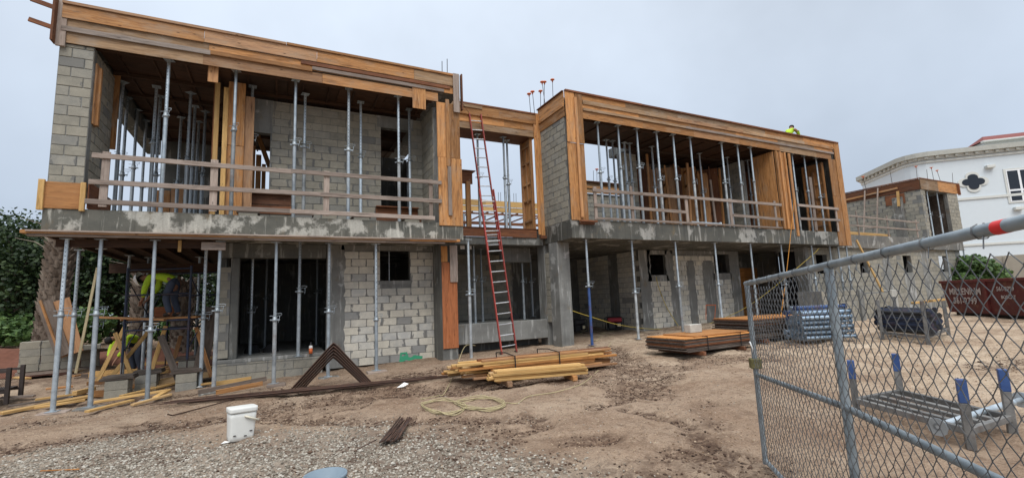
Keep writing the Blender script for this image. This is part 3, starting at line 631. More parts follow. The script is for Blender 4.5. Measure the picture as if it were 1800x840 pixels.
post_form('plywood post form on far right corner of right balcony', [(21.48, RY-.004, 3.36, 5.5, .52, .03, 'form_wood'), (21.48, RY-.004, 5.505, 7.16, .50, .03, 'form_wood')], [(21.93, RY-.008, 3.36, 7.93, .36, .05, 'form_wood')])
o = post_form('cluster of plywood and studs forming mid column of right balcony', [(17.62+.02, RY+.02, 3.96, 7.1, .08, .09, 'form_wood'), (17.98, RY+.03, 3.96, 7.1, .5, .03, 'form_wood'), (18.5, RY+.01, 3.7, 7.1, .13, .05, 'form_wood')], [(17.9, RY-.01, 3.96, 7.1, .09, .05, 'form_wood'), (18.2, RY-.01, 3.96, 7.1, .09, .05, 'form_wood')])
plank('form_side_panel', (17.56, RY+.5, 3.96), (17.56, RY+.5, 7.1), .96, .02, 'form_wood', o, (-1, 0, 0))
o = post_form('plywood and stud form in middle of left balcony', [(-1.40, 12.6, 3.76, 7.1, .1, .08, 'new_lumber'), (-1.22, 12.6, 3.76, 7.0, .1, .08, 'new_lumber'), (-1.0, 12.62, 5.6, 7.2, .36, .02, 'form_wood'), (-1.0, 12.62, 3.76, 5.59, .36, .02, 'form_wood')], [(-.72, 12.66, 3.76, 6.9, .2, .02, 'form_wood')])
plank('form_side_panel', (-1.46, 13.0, 3.76), (-1.46, 13.0, 7.1), .8, .02, 'form_wood_dark', o, (-1, 0, 0))
# sill boards on the upper wall openings
def sill(label, xa, xb, z0, Y):
    o = thing('sill_formwork', label, 'formwork', (xa, Y, z0), 'sill forms of the left balcony')
    plank('sill_board', (xa, Y-.05, z0+.26), (xb, Y-.05, z0+.26), .2, .03, 'form_wood_dark', o, (0, 0, 1))
    plank('apron_board', (xa, Y, z0+.13), (xb, Y, z0+.13), .24, .03, 'form_wood_dark', o); plank('apron_board', (xa+.02, Y-.004, z0-.12), (xb+.1, Y-.004, z0-.12), .22, .03, 'form_wood_dark', o)
sill('brown sill boards under the sky-lit window of left balcony', -.95, .25, 4.30, WY); sill('brown sill boards under the dark doorway of left balcony', 2.4, 3.6, 4.12, WY)
for i, (xa, xb) in enumerate(((-.05, .55), (1.1, 1.55), (1.9, 2.3), (3.3, 3.6))): tag(plank('kicker_board', (xa, WY-.006, 3.88), (xb, WY-.006, 3.88), .2, .03, 'form_wood_dark'), f'short brown kicker board at foot of left balcony wall, {ORD[i]} from left', 'board', 'kicker boards on the left balcony')
# pier wrap at far left
o = thing('pier_form', 'small bright plywood box form wrapped round base of left pier', 'formwork', (-4.05, LY, 3.76))
plank('form_panel', (-4.03, LY-.01, 4.0), (-3.46, LY-.01, 4.0), .52, .02, 'orange_ply', o); plank('form_stud', (-4.07, LY-.012, 3.70), (-4.07, LY-.012, 4.29), .09, .06, 'new_lumber', o); plank('form_stud', (-3.46, LY-.012, 3.70), (-3.46, LY-.012, 4.27), .08, .06, 'new_lumber', o)
plank('form_side_panel', (-3.40, LY-.02, 4.03), (-3.40, LY+.75, 4.03), .54, .02, 'form_wood_dark', o, (1, 0, 0)); plank('form_side_panel', (-3.41, LY+.76, 4.0), (-3.41, LY+1.4, 4.0), .5, .02, 'form_wood_dark', o, (1, 0, 0))
o = thing('hanging_form_board', 'pair of brown boards standing against inner side of left pier', 'formwork', (-3.4, 12.2, 5.2))
plank('form_board', (-3.48, 12.0, 5.55), (-3.48, 12.0, 6.85), .22, .03, 'form_wood', o, (1, 0, 0)); plank('form_board', (-3.45, 12.03, 5.55), (-3.45, 12.03, 6.8), .09, .05, 'form_wood', o, (1, 0, 0))
o = thing('hanging_form_board', 'dark brown corner boards hanging down behind left pier', 'formwork', (-3.3, 13.2, 5.0))
p = onY(193, 180, 13.2); q = onY(186, 130, 13.2)
plank('form_board', (p.x, 13.22, 5.42), (p.x, 13.22, 7.2), .32, .03, 'form_wood', o); plank('form_board', (q.x, 13.17, 6.3), (q.x, 13.17, 7.15), .16, .03, 'form_wood_dark', o)
# formwork under the left floor slab edge
o = thing('slab_edge_formwork', 'weathered timber ledge under left balcony slab edge carried by shores', 'formwork', (-4.3, 11.6, 3.2))
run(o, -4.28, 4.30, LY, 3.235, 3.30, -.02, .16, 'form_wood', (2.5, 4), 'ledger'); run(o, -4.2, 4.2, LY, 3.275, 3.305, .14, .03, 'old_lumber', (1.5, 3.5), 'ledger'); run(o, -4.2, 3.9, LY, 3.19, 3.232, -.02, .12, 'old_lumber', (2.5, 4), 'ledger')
run(o, -3.9, -1.3, LY, 3.03, 3.19, -.3, .045, 'soffit_shade_wood', (2.5, 3), 'beam'); run(o, -3.9, -1.3, LY, 2.75, 3.0, -3.6, .04, 'soffit_shade_wood', (1.3, 3), 'beam')
for i in range(6): plank('joist', (-3.95+i*.5, 11.85, 3.19), (-3.95+i*.5, 18.5, 3.19), .045, .09, 'soffit_shade_wood', o, (0, 0, 1))
for i in range(3): plank('deck_sheet', (-4.0+i*.91, 15.2, 3.285), (-4.0+i*.91+.9, 15.2, 3.285), 6.6, .018, 'soffit_shade_wood', o, (0, 0, 1))
plank('hanging_block', (-1.9, 12.0, 2.95), (-1.9, 12.0, 3.2), .06, .04, 'new_lumber', o); plank('hanging_block', (-1.5, 11.9, 3.07), (-1.05, 11.9, 3.07), .17, .05, 'old_lumber', o)
o = post_form('reddish plywood column form at right end of lower left front', [(4.22, 12.30, .42, 2.75, .44, .02, 'red_ply'), (4.08, 12.30, 2.76, 3.2, .18, .03, 'orange_ply')], [(4.34, 12.27, 2.2, 3.22, .22, .03, 'old_lumber')], 'lower column forms')
# right roof edge, the recessed centre and the wing
fascia('long brown board formwork along the right roof edge', 7.71, 22.05, RY-.004, 7.14, 7.95, FG, [
    (.05, .36, .01, .02, 'form_wood', 0, 1, 'plywood_panel', (2.3, 2.5)), (.28, .44, .031, .045, 'form_wood', .045, .97, 'waler', (3, 4.4)), (.44, .64, .012, .02, 'form_wood', .03, .97, 'plywood_panel', (2.3, 2.5)), (.60, .70, .033, .04, 'old_lumber', .35, .97, 'waler', (3, 4.4)), (.60, .70, .033, .04, 'form_wood', .045, .35, 'waler', (3, 4.4)), (.70, 1.0, .002, .02, 'form_wood', .045, .96, 'plywood_panel', (2.3, 2.5)), (-.02, .045, 0, .09, 'form_wood_dark', 0, 1, 'cap_board', (3, 4.5))])
o = thing('roof_edge_formwork', 'short boarded return on left side of right roof edge', 'formwork', (7.7, 12, 7.1), FG)
for z0, z1, pr, mt in ((7.55, 7.92, .02, 'form_wood'), (7.14, 7.5, .02, 'form_wood'), (7.44, 7.56, .05, 'form_wood'), (7.925, 7.96, .07, 'form_wood_dark')): plank('plywood_panel', (7.72-.002, RY+.02, (z0+z1)/2), (7.72-.002, CY-.05, (z0+z1)/2), z1-z0, pr, mt, o, (-1, 0, 0))
plank('corner_stud', (7.66, CY-.06, 3.62), (7.66, CY-.06, 7.8), .14, .05, 'form_wood', o); plank('corner_stud', (7.55, CY-.04, 3.7), (7.55, CY-.04, 7.5), .10, .04, 'form_wood', o)
plank('corner_foot', (7.5, CY-.16, 3.56), (7.71, CY-.16, 3.56), .12, .1, 'form_wood_dark', o, (0, 0, 1))
fascia('boarded formwork of recessed central roof beam behind the ladder', 4.46, 7.60, CY-.004, 6.98, 7.80, FG, [(.05, .35, .03, .02, 'form_wood', 0, 1, 'plywood_panel', (1.4, 2)), (.35, .46, .045, .04, 'form_wood', 0, 1, 'waler', (3, 4)), (.44, .74, .008, .02, 'form_wood', 0, 1, 'plywood_panel', (1.4, 2)), (.74, 1.0, .0, .02, 'form_wood', 0, 1, 'plywood_panel', (3, 4)), (-.02, .04, 0, .07, 'form_wood_dark', 0, 1, 'cap_board', (3, 4)), (.06, .17, .05, .03, 'form_wood', 0, .38, 'waler', (2, 3))])
o = thing('soffit_formwork', 'timber deck under the recessed central roof beam', 'formwork', (4.5, CY, 7), 'soffit formwork decks'); plank('deck_sheet', (4.46, CY+.45, 6.99), (7.6, CY+.45, 6.99), .85, .02, 'form_wood_dark', o, (0, 0, 1)); plank('back_board', (4.46, CY+.9, 7.4), (7.6, CY+.9, 7.4), .8, .02, 'form_wood_dark', o)
o = thing('slab_edge_formwork', 'brown board form on edge of recessed central floor', 'formwork', (4.46, CY, 3.6)); run(o, 4.46, 7.45, CY, 3.60, 3.86, .0, .03, 'form_wood_dark', (2.4, 3), 'form_board'); plank('cap_board', (4.46, CY+.05, 3.865), (7.6, CY+.05, 3.865), .2, .025, 'form_wood_dark', o, (0, 0, 1))
def form_panel(label, c, u, h, w_, n_, grp, mt='form_wood', cl=5, z0=3.95):
    """plywood sheet with side studs and ladder cleats; u along its width, n_ towards the cleats"""
    c, u, n_ = V(c), V(u).normalized(), V(n_).normalized(); o = thing('cleated_formwork', label, 'formwork', (c.x, c.y, z0), grp)
    A = lambda s, z, d: (c.x+u.x*s+n_.x*d, c.y+u.y*s+n_.y*d, z)
    plank('plywood_sheet', A(0, z0, 0), A(0, z0+h, 0), w_, .018, mt, o, n_)
    for s in (-w_/2+.03, w_/2-.03): plank('stud', A(s, z0, .019), A(s, z0+h, .019), .05, .09, mt, o, n_)
    for i in range(cl): z = z0+h*(i+.6)/cl+jit(.06); plank('cleat', A(-w_/2+.06, z, .019), A(w_/2-.06, z, .019), .07, .05, mt, o, n_)
    plank('stud', A(.02, z0+h*.3, .019), A(.02, z0+h*.9, .019), .08, .05, mt, o, n_)
    return o
form_panel('ladder-cleated form panel on right edge of central sky opening', (7.48, CY+.4, 0), (0, 1, 0), 3.1, .7, (-1, 0, 0), 'cleated form panels', z0=3.9)
FP = 'cleated form panels'
for i, xa in enumerate((1127, 1142, 1160, 1177, 1198, 1214, 1236, 1254, 1274, 1292, 1310)):
    p = onY(xa, 300, 13.9); mtp = 'form_wood' if i % 3 else 'form_wood_dark'
    form_panel(f'cleated plywood form panel inside right upper storey, {ORD[i]} from left', (p.x+.1, 13.9+jit(.2), 0), (.62, .78+jit(.15), 0), 2.9+jit(.25), .85, (-.78, -.62, 0), FP, mtp)
for i, xa in enumerate((1134, 1153, 1170, 1188, 1206, 1228, 1246, 1266, 1284, 1302)):
    p = onY(xa, 300, 13.4); tag(plank('form_stud', (p.x, 13.4+jit(.2), 3.96), (p.x+jit(.05), 13.4+jit(.1), 6.2+random.random()), .1, .05, random.choice(['form_wood', 'old_lumber', 'form_wood']), None), f'upright timber stud inside right upper storey, {ORD[i]} from left', 'stud', 'studs inside the right upper storey')
form_panel('cleated form panel inside far right corner of right balcony', (21.2, 12.0, 0), (0, 1, 0), 3.1, .9, (-1, 0, 0), FP)
for i, (xa, xb, z0, z1) in enumerate(((278, 302, 3.76, 5.6), (303, 328, 3.76, 5.7))):
    p, q = onY(xa, 300, 18.1), onY(xb, 300, 18.1); tag(plank('plywood_sheet', ((p.x+q.x)/2, 18.1, z0), ((p.x+q.x)/2, 18.1, z1), q.x-p.x, .02, 'form_wood'), f'plywood sheet standing deep inside left upper storey, {("left", "right")[i]} one', 'plywood', 'plywood sheets at the back of the left upper storey')
o = thing('stair_formwork', 'sloping stack of form boards seen through left balcony window', 'formwork', (-.8, 14.2, 3.8))
a, b_ = onY(445, 215, 14.3), onY(476, 300, 14.3); plank('sloping_board', a, b_, .12, .05, 'form_wood', o)
for i in range(5): p = onY(428+i*9, 225+i*16, 14.2+i*.02); plank('form_board', (p.x, p.y, 4.2), (p.x, p.y, p.z), .1+.03*(i % 2), .05, 'form_wood', o)
# rear roof formwork seen through the central opening, and the one behind the right bay
o = thing('rear_formwork', 'distant rear roof beam formwork seen through the central opening', 'formwork', (8, 20, 4)); run(o, 6.3, 13, 20, 6.12, 6.40, 0, .03, 'new_lumber', (2.4, 3), 'form_board'); run(o, 6.3, 13, 20, 5.86, 6.10, -.03, .03, 'new_lumber', (2.4, 3), 'form_board'); run(o, 6.3, 13, 20, 5.72, 5.80, -.06, .04, 'form_wood_dark', (2.4, 3), 'form_board'); run(o, 6.3, 13, 20, 5.2, 5.34, .1, .04, 'form_wood_dark', (2.4, 3), 'form_board'); run(o, 6.3, 13, 20, 4.95, 5.08, .1, .04, 'form_wood_dark', (2.4, 3), 'form_board')
for i in range(8): plank('joist', (6.5+i*.8, 20.1, 5.82), (6.5+i*.8, 23, 5.82), .09, .05, 'form_wood_dark', o, (0, 0, 1))
for i in range(7): plank('post', (6.6+i*1.05, 20.05, .3), (6.6+i*1.05, 20.05, 5.7), .08, .08, 'galvanised_dull', o)
o = thing('rear_formwork', 'brown board form beside left edge of central opening', 'formwork', (4.7, 14.6, 3.9)); plank('form_board', (4.5, 14.2, 5.75), (5.75, 14.2, 5.75), .42, .04, 'form_wood_dark', o); plank('post', (5.55, 14.15, 3.9), (5.55, 14.15, 5.6), .16, .1, 'form_wood', o); plank('cap_board', (4.5, 14.25, 5.97), (5.85, 14.25, 5.97), .3, .03, 'form_wood_dark', o, (0, 0, 1))
o = thing('rear_formwork', 'brown board roof form behind left bay of right balcony', 'formwork', (12, 17.4, 6.4)); run(o, 12, 14.95, 17.45, 6.46, 6.95, .02, .03, 'form_wood', (1.4, 2), 'form_board'); plank('waler', (12, 17.4, 6.72), (14.95, 17.4, 6.72), .09, .05, 'form_wood', o); plank('cap_board', (11.95, 17.4, 6.97), (15, 17.4, 6.97), .3, .03, 'form_wood_dark', o, (0, 0, 1))
o = thing('roof_edge_formwork', 'brown plywood band round flat roof of side wing', 'formwork', (30, LY, 6.5), FG)
run(o, 30, 34.1, LY-.01, 6.52, 7.08, .0, .03, 'form_wood', (1.3, 2.6), 'plywood_panel'); run(o, 29.95, 34.15, LY-.01, 7.09, 7.13, .0, .06, 'form_wood_dark', (1.5, 3), 'cap_board')
for y0, y1 in ((LY, 13.7), (13.7, 15.6)):
    plank('plywood_panel', (29.99, y0, 6.8), (29.99, y1-.01, 6.8), .56, .03, 'form_wood_dark', o, (-1, 0, 0)); plank('cap_board', (29.99, y0, 7.11), (29.99, y1-.01, 7.11), .04, .06, 'form_wood_dark', o, (-1, 0, 0))
plank('waler', (29.955, 12.7, 6.80), (29.955, 15.6, 6.68), .1, .05, 'form_wood', o, (-1, 0, 0)); plank('cleat', (29.93, 12.75, 5.8), (29.93, 12.7, 6.62), .12, .05, 'new_lumber', o, (-1, 0, 0)); plank('plywood_panel', (29.975, 12.45, 6.2), (29.975, 13.35, 6.2), .55, .02, 'form_wood_dark', o, (-1, 0, 0)); plank('end_board', (34.12, LY-.05, 6.45), (34.12, LY-.05, 7.1), .1, .1, 'form_wood_dark', o)
o = thing('cleated_formwork', 'plywood sheet and stud leaning in wing doorway', 'formwork', (31.5, 12.4, 4)); plank('plywood_sheet', (31.6, 12.5, 4), (31.5, 12.7, 6.1), .5, .02, 'orange_ply', o); plank('stud', (31.1, 12.4, 4), (31.05, 12.4, 6.4), .1, .05, 'form_wood', o); plank('brace', (30.6, 12.3, 5.1), (31.7, 12.35, 5.0), .08, .04, 'new_lumber', o)

# ------------------------------------------------------------------ guard rails
def guard(label, Y, rails, posts, grp='timber guard rails'):
    o = thing('guard_rail', label, 'railing', (rails[0][0], Y, rails[0][2]), grp)
    for xa, xb, za, zb, w_, mt in rails: plank('rail', (xa, Y-.06+jit(.004), za), (xb, Y-.06+jit(.004), zb), w_, .038, mt, o)
    for x, z0, z1, w_ in posts: plank('rail_post', (x, Y-.02, z0), (x+jit(.02), Y-.02, z1), w_, .038, 'old_lumber', o)
    return o
o = guard('weathered timber guard rail along left balcony edge', LY, [(-3.36, .25, 4.83, 4.81, .1, 'old_lumber'), (.2, 3.84, 4.82, 4.82, .1, 'old_lumber'), (-3.38, .9, 4.29, 4.31, .1, 'old_lumber'), (.85, 3.84, 4.31, 4.32, .1, 'old_lumber')], [(-3.15, 3.8, 4.93, .13), (-1.30, 3.8, 4.95, .14), (.98, 3.8, 4.90, .13), (3.55, 3.85, 4.90, .1)])
plank('toe_board', (-3.45, LY-.03, 3.90), (.2, LY-.03, 3.88), .1, .04, 'old_lumber', o); plank('toe_board', (.2, LY-.03, 3.88), (3.65, LY-.03, 3.86), .1, .04, 'old_lumber', o)
o = guard('weathered timber guard rail along long bay of right balcony', RY, [(8.5, 12.6, 4.86, 4.88, .1, 'old_lumber'), (12.5, 17.55, 4.88, 4.90, .1, 'old_lumber'), (8.52, 12.35, 4.40, 4.36, .1, 'old_lumber'), (14.7, 17.55, 4.36, 4.32, .1, 'old_lumber')], [(8.6, 3.96, 4.98, .11), (10.05, 3.96, 5.1, .1), (12.45, 3.96, 4.95, .12), (14.65, 3.96, 4.98, .14), (17.2, 3.96, 5.05, .1)])
plank('toe_board', (8.6, RY-.03, 4.0), (13.2, RY-.03, 4.0), .07, .04, 'old_lumber', o); plank('toe_board', (13.2, RY-.03, 3.99), (17.5, RY-.03, 3.99), .06, .04, 'old_lumber', o)
guard('weathered timber guard rail across short right bay of right balcony', RY, [(18.6, 21.4, 4.95, 4.93, .1, 'old_lumber'), (18.65, 21.4, 4.4, 4.45, .1, 'old_lumber')], [(21.25, 3.96, 5.0, .1), (19.7, 3.96, 6.2, .16)])
o = guard('thin timber guard rail on wing terrace edge', 11.95, [(22.4, 29.6, 4.85, 4.75, .07, 'old_lumber'), (22.4, 29.6, 4.4, 4.35, .07, 'old_lumber')], [(24.0, 3.97, 5.1, .07), (26.6, 3.97, 5.0, .07), (29.4, 3.97, 4.9, .08)])
tag(plank('plank', (22.4, 11.95, 4.05), (26.8, 12.0, 4.0), .14, .05, 'new_lumber', None, (0, -1, 0)), 'pale plank lying on wing terrace slab edge', 'board')

# ------------------------------------------------------------------ post shores
def shore_mesh(kind, mt):
    def mk(q):
        if kind == 'outer': q.tube([(0, 0, 0), (0, 0, 1)], .042, 14)
        elif kind == 'inner':
            q.tube([(0, 0, 0), (0, 0, 1)], .034, 14)
        elif kind == 'holes':
            q.tube([(0, 0, 0), (0, 0, 1)], .034, 14)
            for i in range(17):
                z = .05+i*.056
                q.add([(.010*math.cos(j*1.0472+.3), -.0348, z+.006*math.sin(j*1.0472+.3)) for j in range(6)], [tuple(range(6))], 1)  # flat near-black disc stands in for the shade inside each pin hole
        elif kind == 'plate':
            q.cbox((-.09, -.09, 0), (.09, .09, .01), .002)
        elif kind == 'collar':
            q.lathe([(.036, -.05), (.056, -.05), (.056, .005), (.046, .012), (.046, .06), (.036, .06)], 14)
            q.cbox((.04, -.015, -.03), (.105, .015, .0), .003); q.cbox((-.105, -.015, -.03), (-.04, .015, .0), .003)
        elif kind == 'pin':
            pts = [(-.10, -.04, .075), (.12, -.04, .075), (.16, -.045, .085), (.165, -.05, .12), (.12, -.055, .125), (.02, -.06, .12)]; q.tube(pts, .006, 5)
            q.tube([(.12, -.04, .075), (.115, -.06, -.01), (.10, -.06, -.07)], .005, 5)
    return shared(('shore_'+kind, mt), [mt, 'opening_shade'] if kind == 'holes' else mt, mk)
SG = {}
def shore(base, top, label, grp, mt='galvanised', fr=.55, holes=True, mt2=None, simple=False, rot=None):
    base = V(base); top = V(top); H = (top-base).length
    z = (top-base).normalized(); x = V((math.cos(rot or 0), math.sin(rot or 0), 0)); x = (x-z*x.dot(z)).normalized(); y = z.cross(x); M = Matrix.Identity(4)
    for i in range(3): M[i][0], M[i][1], M[i][2], M[i][3] = x[i], y[i], z[i], base[i]
    o = thing('post_shore', label, 'post shore', group=grp, mw=M); zc = H*(fr+jit(.035)); T = Matrix.Translation
    if mt == 'galvanised' and mt2 is None: mt, mt2 = random.choice([('galvanised', 'galvanised'), ('galvanised', 'galvanised'), ('galvanised_dull', 'galvanised'), ('galvanised', 'galvanised_dull'), ('galvanised_worn', 'galvanised')])
    mt2 = mt2 or mt
    def sz(k_): return Matrix.Diagonal((1, 1, k_, 1))
    put('outer_tube', shore_mesh('outer', mt), o, M @ T((0, 0, .008)) @ sz(zc-.008)); put('inner_tube', shore_mesh('holes' if holes else 'inner', mt2), o, M @ T((0, 0, zc-.03)) @ sz(H-zc+.02))
    put('base_plate', shore_mesh('plate', mt), o, M); put('head_plate', shore_mesh('plate', mt2), o, M @ T((0, 0, H-.009)))
    if not simple:
        a = jit(.9); put('collar', shore_mesh('collar', 'galvanised_dull'), o, M @ T((0, 0, zc)) @ Matrix.Rotation(a, 4, 'Z')); put('locking_pin', shore_mesh('pin', 'galvanised_dull'), o, M @ T((0, 0, zc)) @ Matrix.Rotation(a*.6, 4, 'Z'))
    return o
G1 = 'shores under the left balcony slab'
for i, (x, y, f_, h_) in enumerate(((118, 418, .55, 1), (180, 418, .55, 0), (275, 420, .47, 0), (386, 425, .53, 0), (487, 428, .47, 0), (579, 428, .46, 1), (661, 428, .42, 1))):
    p = onY(x, y, LY+.2); shore((p.x, p.y, g(p.x, p.y)+.03), (p.x+jit(.02), p.y, 3.185), f'galvanised post shore in front row under left slab, {ORD[i]} from left', G1, fr=f_+jit(.02), holes=bool(h_), rot=jit(.4))
    q = MB().cbox((p.x-.2-jit(.08), p.y-.16, g(p.x, p.y)-.04), (p.x+.24, p.y+.14, g(p.x, p.y)+.028), .012).build('sole_pad', 'weathered_slab' if i % 2 else 'old_lumber'); tag(q, f'flat sole pad under {ORD[i]} front shore from left below left slab', 'pad', 'sole pads under the front shores')
for i, (x, y) in enumerate(((119, 697), (352, 680), (438, 661))):
    p = onG(x, y); shore((p.x, p.y, p.z), (p.x, p.y, 3.185), f'galvanised post shore standing behind front row under left slab, {ORD[i]} from left', G1, fr=.52, holes=True, rot=jit(.5))
for i, (x, y, dd) in enumerate(((160, 683, 10.2), (214, 664, 11.6), (250, 652, 12.2), (343, 640, 12.6))):
    p = dep(x, y, dd); z = g(p.x, p.y); shore((p.x, p.y, z), (p.x, p.y, 3.185), f'galvanised post shore beside the scaffold under left slab, {ORD[i]} from left', G1, fr=.5, rot=jit(.5))
for i, (x, y) in enumerate(((410, 626), (524, 626), (465, 612), (556, 606))):
    p = onZ(x, y, .52); shore((p.x, p.y, .521), (p.x, p.y, 3.305), f'post shore on dark ground-floor slab of left block, {ORD[i]} from left', 'shores inside the dark left doorway', fr=.55, mt='galvanised_dull', rot=jit(.5))
p = onY(812, 430, 12.0); shore((p.x+.18, p.y, g(p.x, p.y)), (p.x+.18, p.y, 3.35), 'galvanised post shore beside reddish column form in front of recess', G1, fr=.52, holes=False)
for i, (x, y) in enumerate(((828, 566), (836, 568), (849, 565), (922, 561), (937, 556))):
    p = onZ(x, y, .98); shore((p.x, p.y, .975), (p.x, p.y, 3.39), f'post shore standing on recess floor behind ladder, {ORD[i]} from left', 'shores in the central recess', fr=.55, mt='galvanised_dull', rot=jit(.5))
G2 = 'shores under the right balcony slab'
for i, x in enumerate((1030, 1110, 1187, 1256, 1318, 1372, 1425, 1457, 1472, 1486)):
    p = onY(x, 427, RY+.25); z = g(p.x, p.y)+.02
    if i == 0: shore((p.x, p.y, z), (p.x, p.y, 3.385), 'post shore with blue lower tube at left end under right slab', G2, mt='blue_paint', mt2='galvanised', fr=.52)
    else: shore((p.x, p.y, z), (p.x+jit(.02), p.y, 3.385), f'galvanised post shore under right slab, {ORD[i-1]} right of the blue one', G2, fr=.5+jit(.03), holes=i in (1, 3, 6), rot=jit(.4))
G3 = 'shores on the left balcony'
for i, (x, y, f_, h_) in enumerate(((297, 112, .6, 1), (415, 130, .56, 0), (520, 147, .5, 0), (613, 160, .5, 1), (700, 175, .5, 1))):
    p = onY(x, y, LY+.25); shore((p.x, p.y, 3.76), (p.x, p.y, 7.22), f'galvanised post shore in front row on left balcony, {ORD[i]} from left', G3, fr=f_, holes=bool(h_), rot=jit(.4))
for i, (x, y) in enumerate(((441, 250), (535, 260), (634, 270), (720, 276))):
    p = onY(x, y, 12.75); shore((p.x, p.y, 4.0), (p.x, p.y, 7.22), f'galvanised post shore standing on concrete block on left balcony, {ORD[i]} from left', G3, fr=.55, rot=jit(.4))
    q = thing('concrete_block', f'concrete block footing under {ORD[i]} rear shore on left balcony', 'block', (p.x, p.y, 3.76), 'block footings on the left balcony'); MB().cbox((p.x-.2, p.y-.2, 3.755), (p.x+.2, p.y-.002, 3.955), .008).build('block_half', 'block', q); MB().cbox((p.x-.2, p.y+.002, 3.755), (p.x+.2, p.y+.2, 3.955), .008).build('block_half', 'block', q); plank('pad_board', (p.x-.24, p.y, 3.957), (p.x+.24, p.y, 3.957), .4, .035, 'dark_ply', q, (0, 0, 1))
for i, (x, Y_) in enumerate(((206, 13.6), (216, 14.6), (235, 15.4), (252, 16.2), (267, 13.6), (275, 14.2), (314, 15.6), (329, 13.7), (338, 14.6), (346, 15.8), (357, 14.9))):
    p = onY(x, 290, Y_); shore((p.x, p.y, 3.76), (p.x, p.y, 7.22), f'post shore in dim rear of left upper storey, {ORD[i]} from left', G3, mt='galvanised_dull', fr=.5+jit(.08), rot=jit(.9))
G4 = 'shores on the right balcony'
for i, (x, y) in enumerate(((1050, 219), (1086, 224), (1119, 230), (1154, 236), (1183, 241), (1213, 246), (1268, 255), (1296, 260), (1319, 263), (1392, 275), (1413, 278), (1434, 281))):
    p = onY(x, y, RY+.25); shore((p.x, p.y, 3.95), (p.x, p.y, 7.22), f'galvanised post shore in front row on right balcony, {ORD[i]} from left', G4, fr=.53+jit(.03), holes=i in (3, 6, 8), rot=jit(.4))
for i, (x, y) in enumerate(((1069, 300), (1080, 300), (1101, 300), (1110, 300), (1149, 300), (1232, 300), (1281, 310), (1317, 315), (1388, 330), (1411, 330), (1431, 330))):
    p = onY(x, y, 12.9); shore((p.x, p.y, 3.95), (p.x, p.y, 7.22), f'galvanised post shore in rear row on right balcony, {ORD[i]} from left', G4, mt='galvanised', fr=.53+jit(.05), rot=jit(.4))
    if i in (3, 4): q = MB().cbox((p.x-.2, p.y-.35, 3.955), (p.x+.2, p.y-.15, 4.15), .008).build('concrete_block', 'block'); tag(q, f'grey concrete block on right balcony floor, {("left", "right")[i-3]} one', 'block', 'loose blocks on the right balcony')
for i, (x, Y_) in enumerate(((842, 13.35), (888, 13.3), (894, 13.55))):
    p = onY(x, 330, Y_); shore((p.x, p.y, 3.9), (p.x, p.y, 6.98), f'tall post shore in central opening, {ORD[i]} from left', 'shores in the central opening', fr=.53, holes=False, rot=jit(.4))
for i, x in enumerate((31.0, 32.1)): shore((x, LY+.15, 3.98), (x, LY+.15, 6.5), f'post shore in wing doorway, {("left", "right")[i]} one', 'shores in the wing doorway', fr=.5, holes=False)
for i, x in enumerate((31.6, 33.6)): shore((x, 11.7, .4), (x, 11.7, 3.35), f'post shore against wing lower wall, {("left", "right")[i]} one', 'shores at the wing lower wall', mt='galvanised_dull', fr=.5, holes=False)
o = thing('post_shore', 'galvanised shore tube lying on right balcony edge', 'post shore', (13.2, RY+.1, 4)); MB().tube([(12.7, RY+.05, 4.05), (14.2, RY+.1, 4.05)], .035, 10).build('outer_tube', 'galvanised', o); MB().lathe([(.0, 0), (.07, 0), (.07, .01), (0, .01)], 10, 0, Matrix.Translation((14.2, RY+.1, 4.05)) @ Matrix.Rotation(math.pi/2, 4, 'Y')).build('base_plate', 'galvanised', o)

# ------------------------------------------------------------------ extension ladder
A = onY(894, 614, 12.15); A.z = g(A.x, A.y)+.02; B = onY(835, 200, 12.90); ax = (B-A); Ll = ax.length; ax.normalize()
lat = V((1, 0, 0)); lat = (lat-ax*lat.dot(ax)).normalized(); nr = lat.cross(ax)
if nr.y > 0: nr = -nr
o = thing('extension_ladder', 'red fibreglass extension ladder leaning against recessed central beam', 'ladder', A)
for (s0, s1, hw, off) in ((0, .66*Ll, .235, 0), (.40*Ll, Ll, .195, .045)):
    for s in (-1, 1):
        a = A+ax*s0+lat*s*hw-nr*off; plank('side_rail', a, A+ax*s1+lat*s*hw-nr*off, .03, .075, 'red_paint', o, nr, .003)
    n_ = int((s1-s0)/.305)
    for i in range(n_): c = A+ax*(s0+.2+i*.305)-nr*(off-.035); MB().tube([c-lat*(hw-.01), c+lat*(hw-.01)], .017, 8).build('rung', 'aluminium', o)
for s in (-1, 1):
    c = A+lat*s*.235; MB().cbox(c-V((.03, .05, .0)), c+V((.03, .06, .03)), .004).build('shoe', 'black_steel', o); c = A+ax*.62*Ll+lat*s*.21; MB().cbox(c-V((.03, .03, .05)), c+V((.03, .03, .07)), .004).build('rung_lock', 'aluminium', o)
MB().tube([B+V((-.1, .02, -.1)), B+V((-.3, 0, .12)), B+V((-.75, -.4, .35))], .006, 5).build('tie_rope', 'rebar_rust', o)
o = thing('ladder', 'small pale ladder leaning on wing side wall', 'ladder', (29.4, 14.2, 4))
for y in (13.7, 14.35): plank('side_rail', (29.45, y+.1, 3.97), (29.9, y-.12, 7.0), .06, .05, 'old_lumber', o, (-1, 0, 0))
for i in range(9): t_ = (i+.6)/9.5; MB().tube([(29.43+.45*t_, 13.8-.22*t_, 3.97+3.03*t_), (29.43+.45*t_, 14.45-.22*t_, 3.97+3.03*t_)], .018, 6).build('rung', 'old_lumber', o)

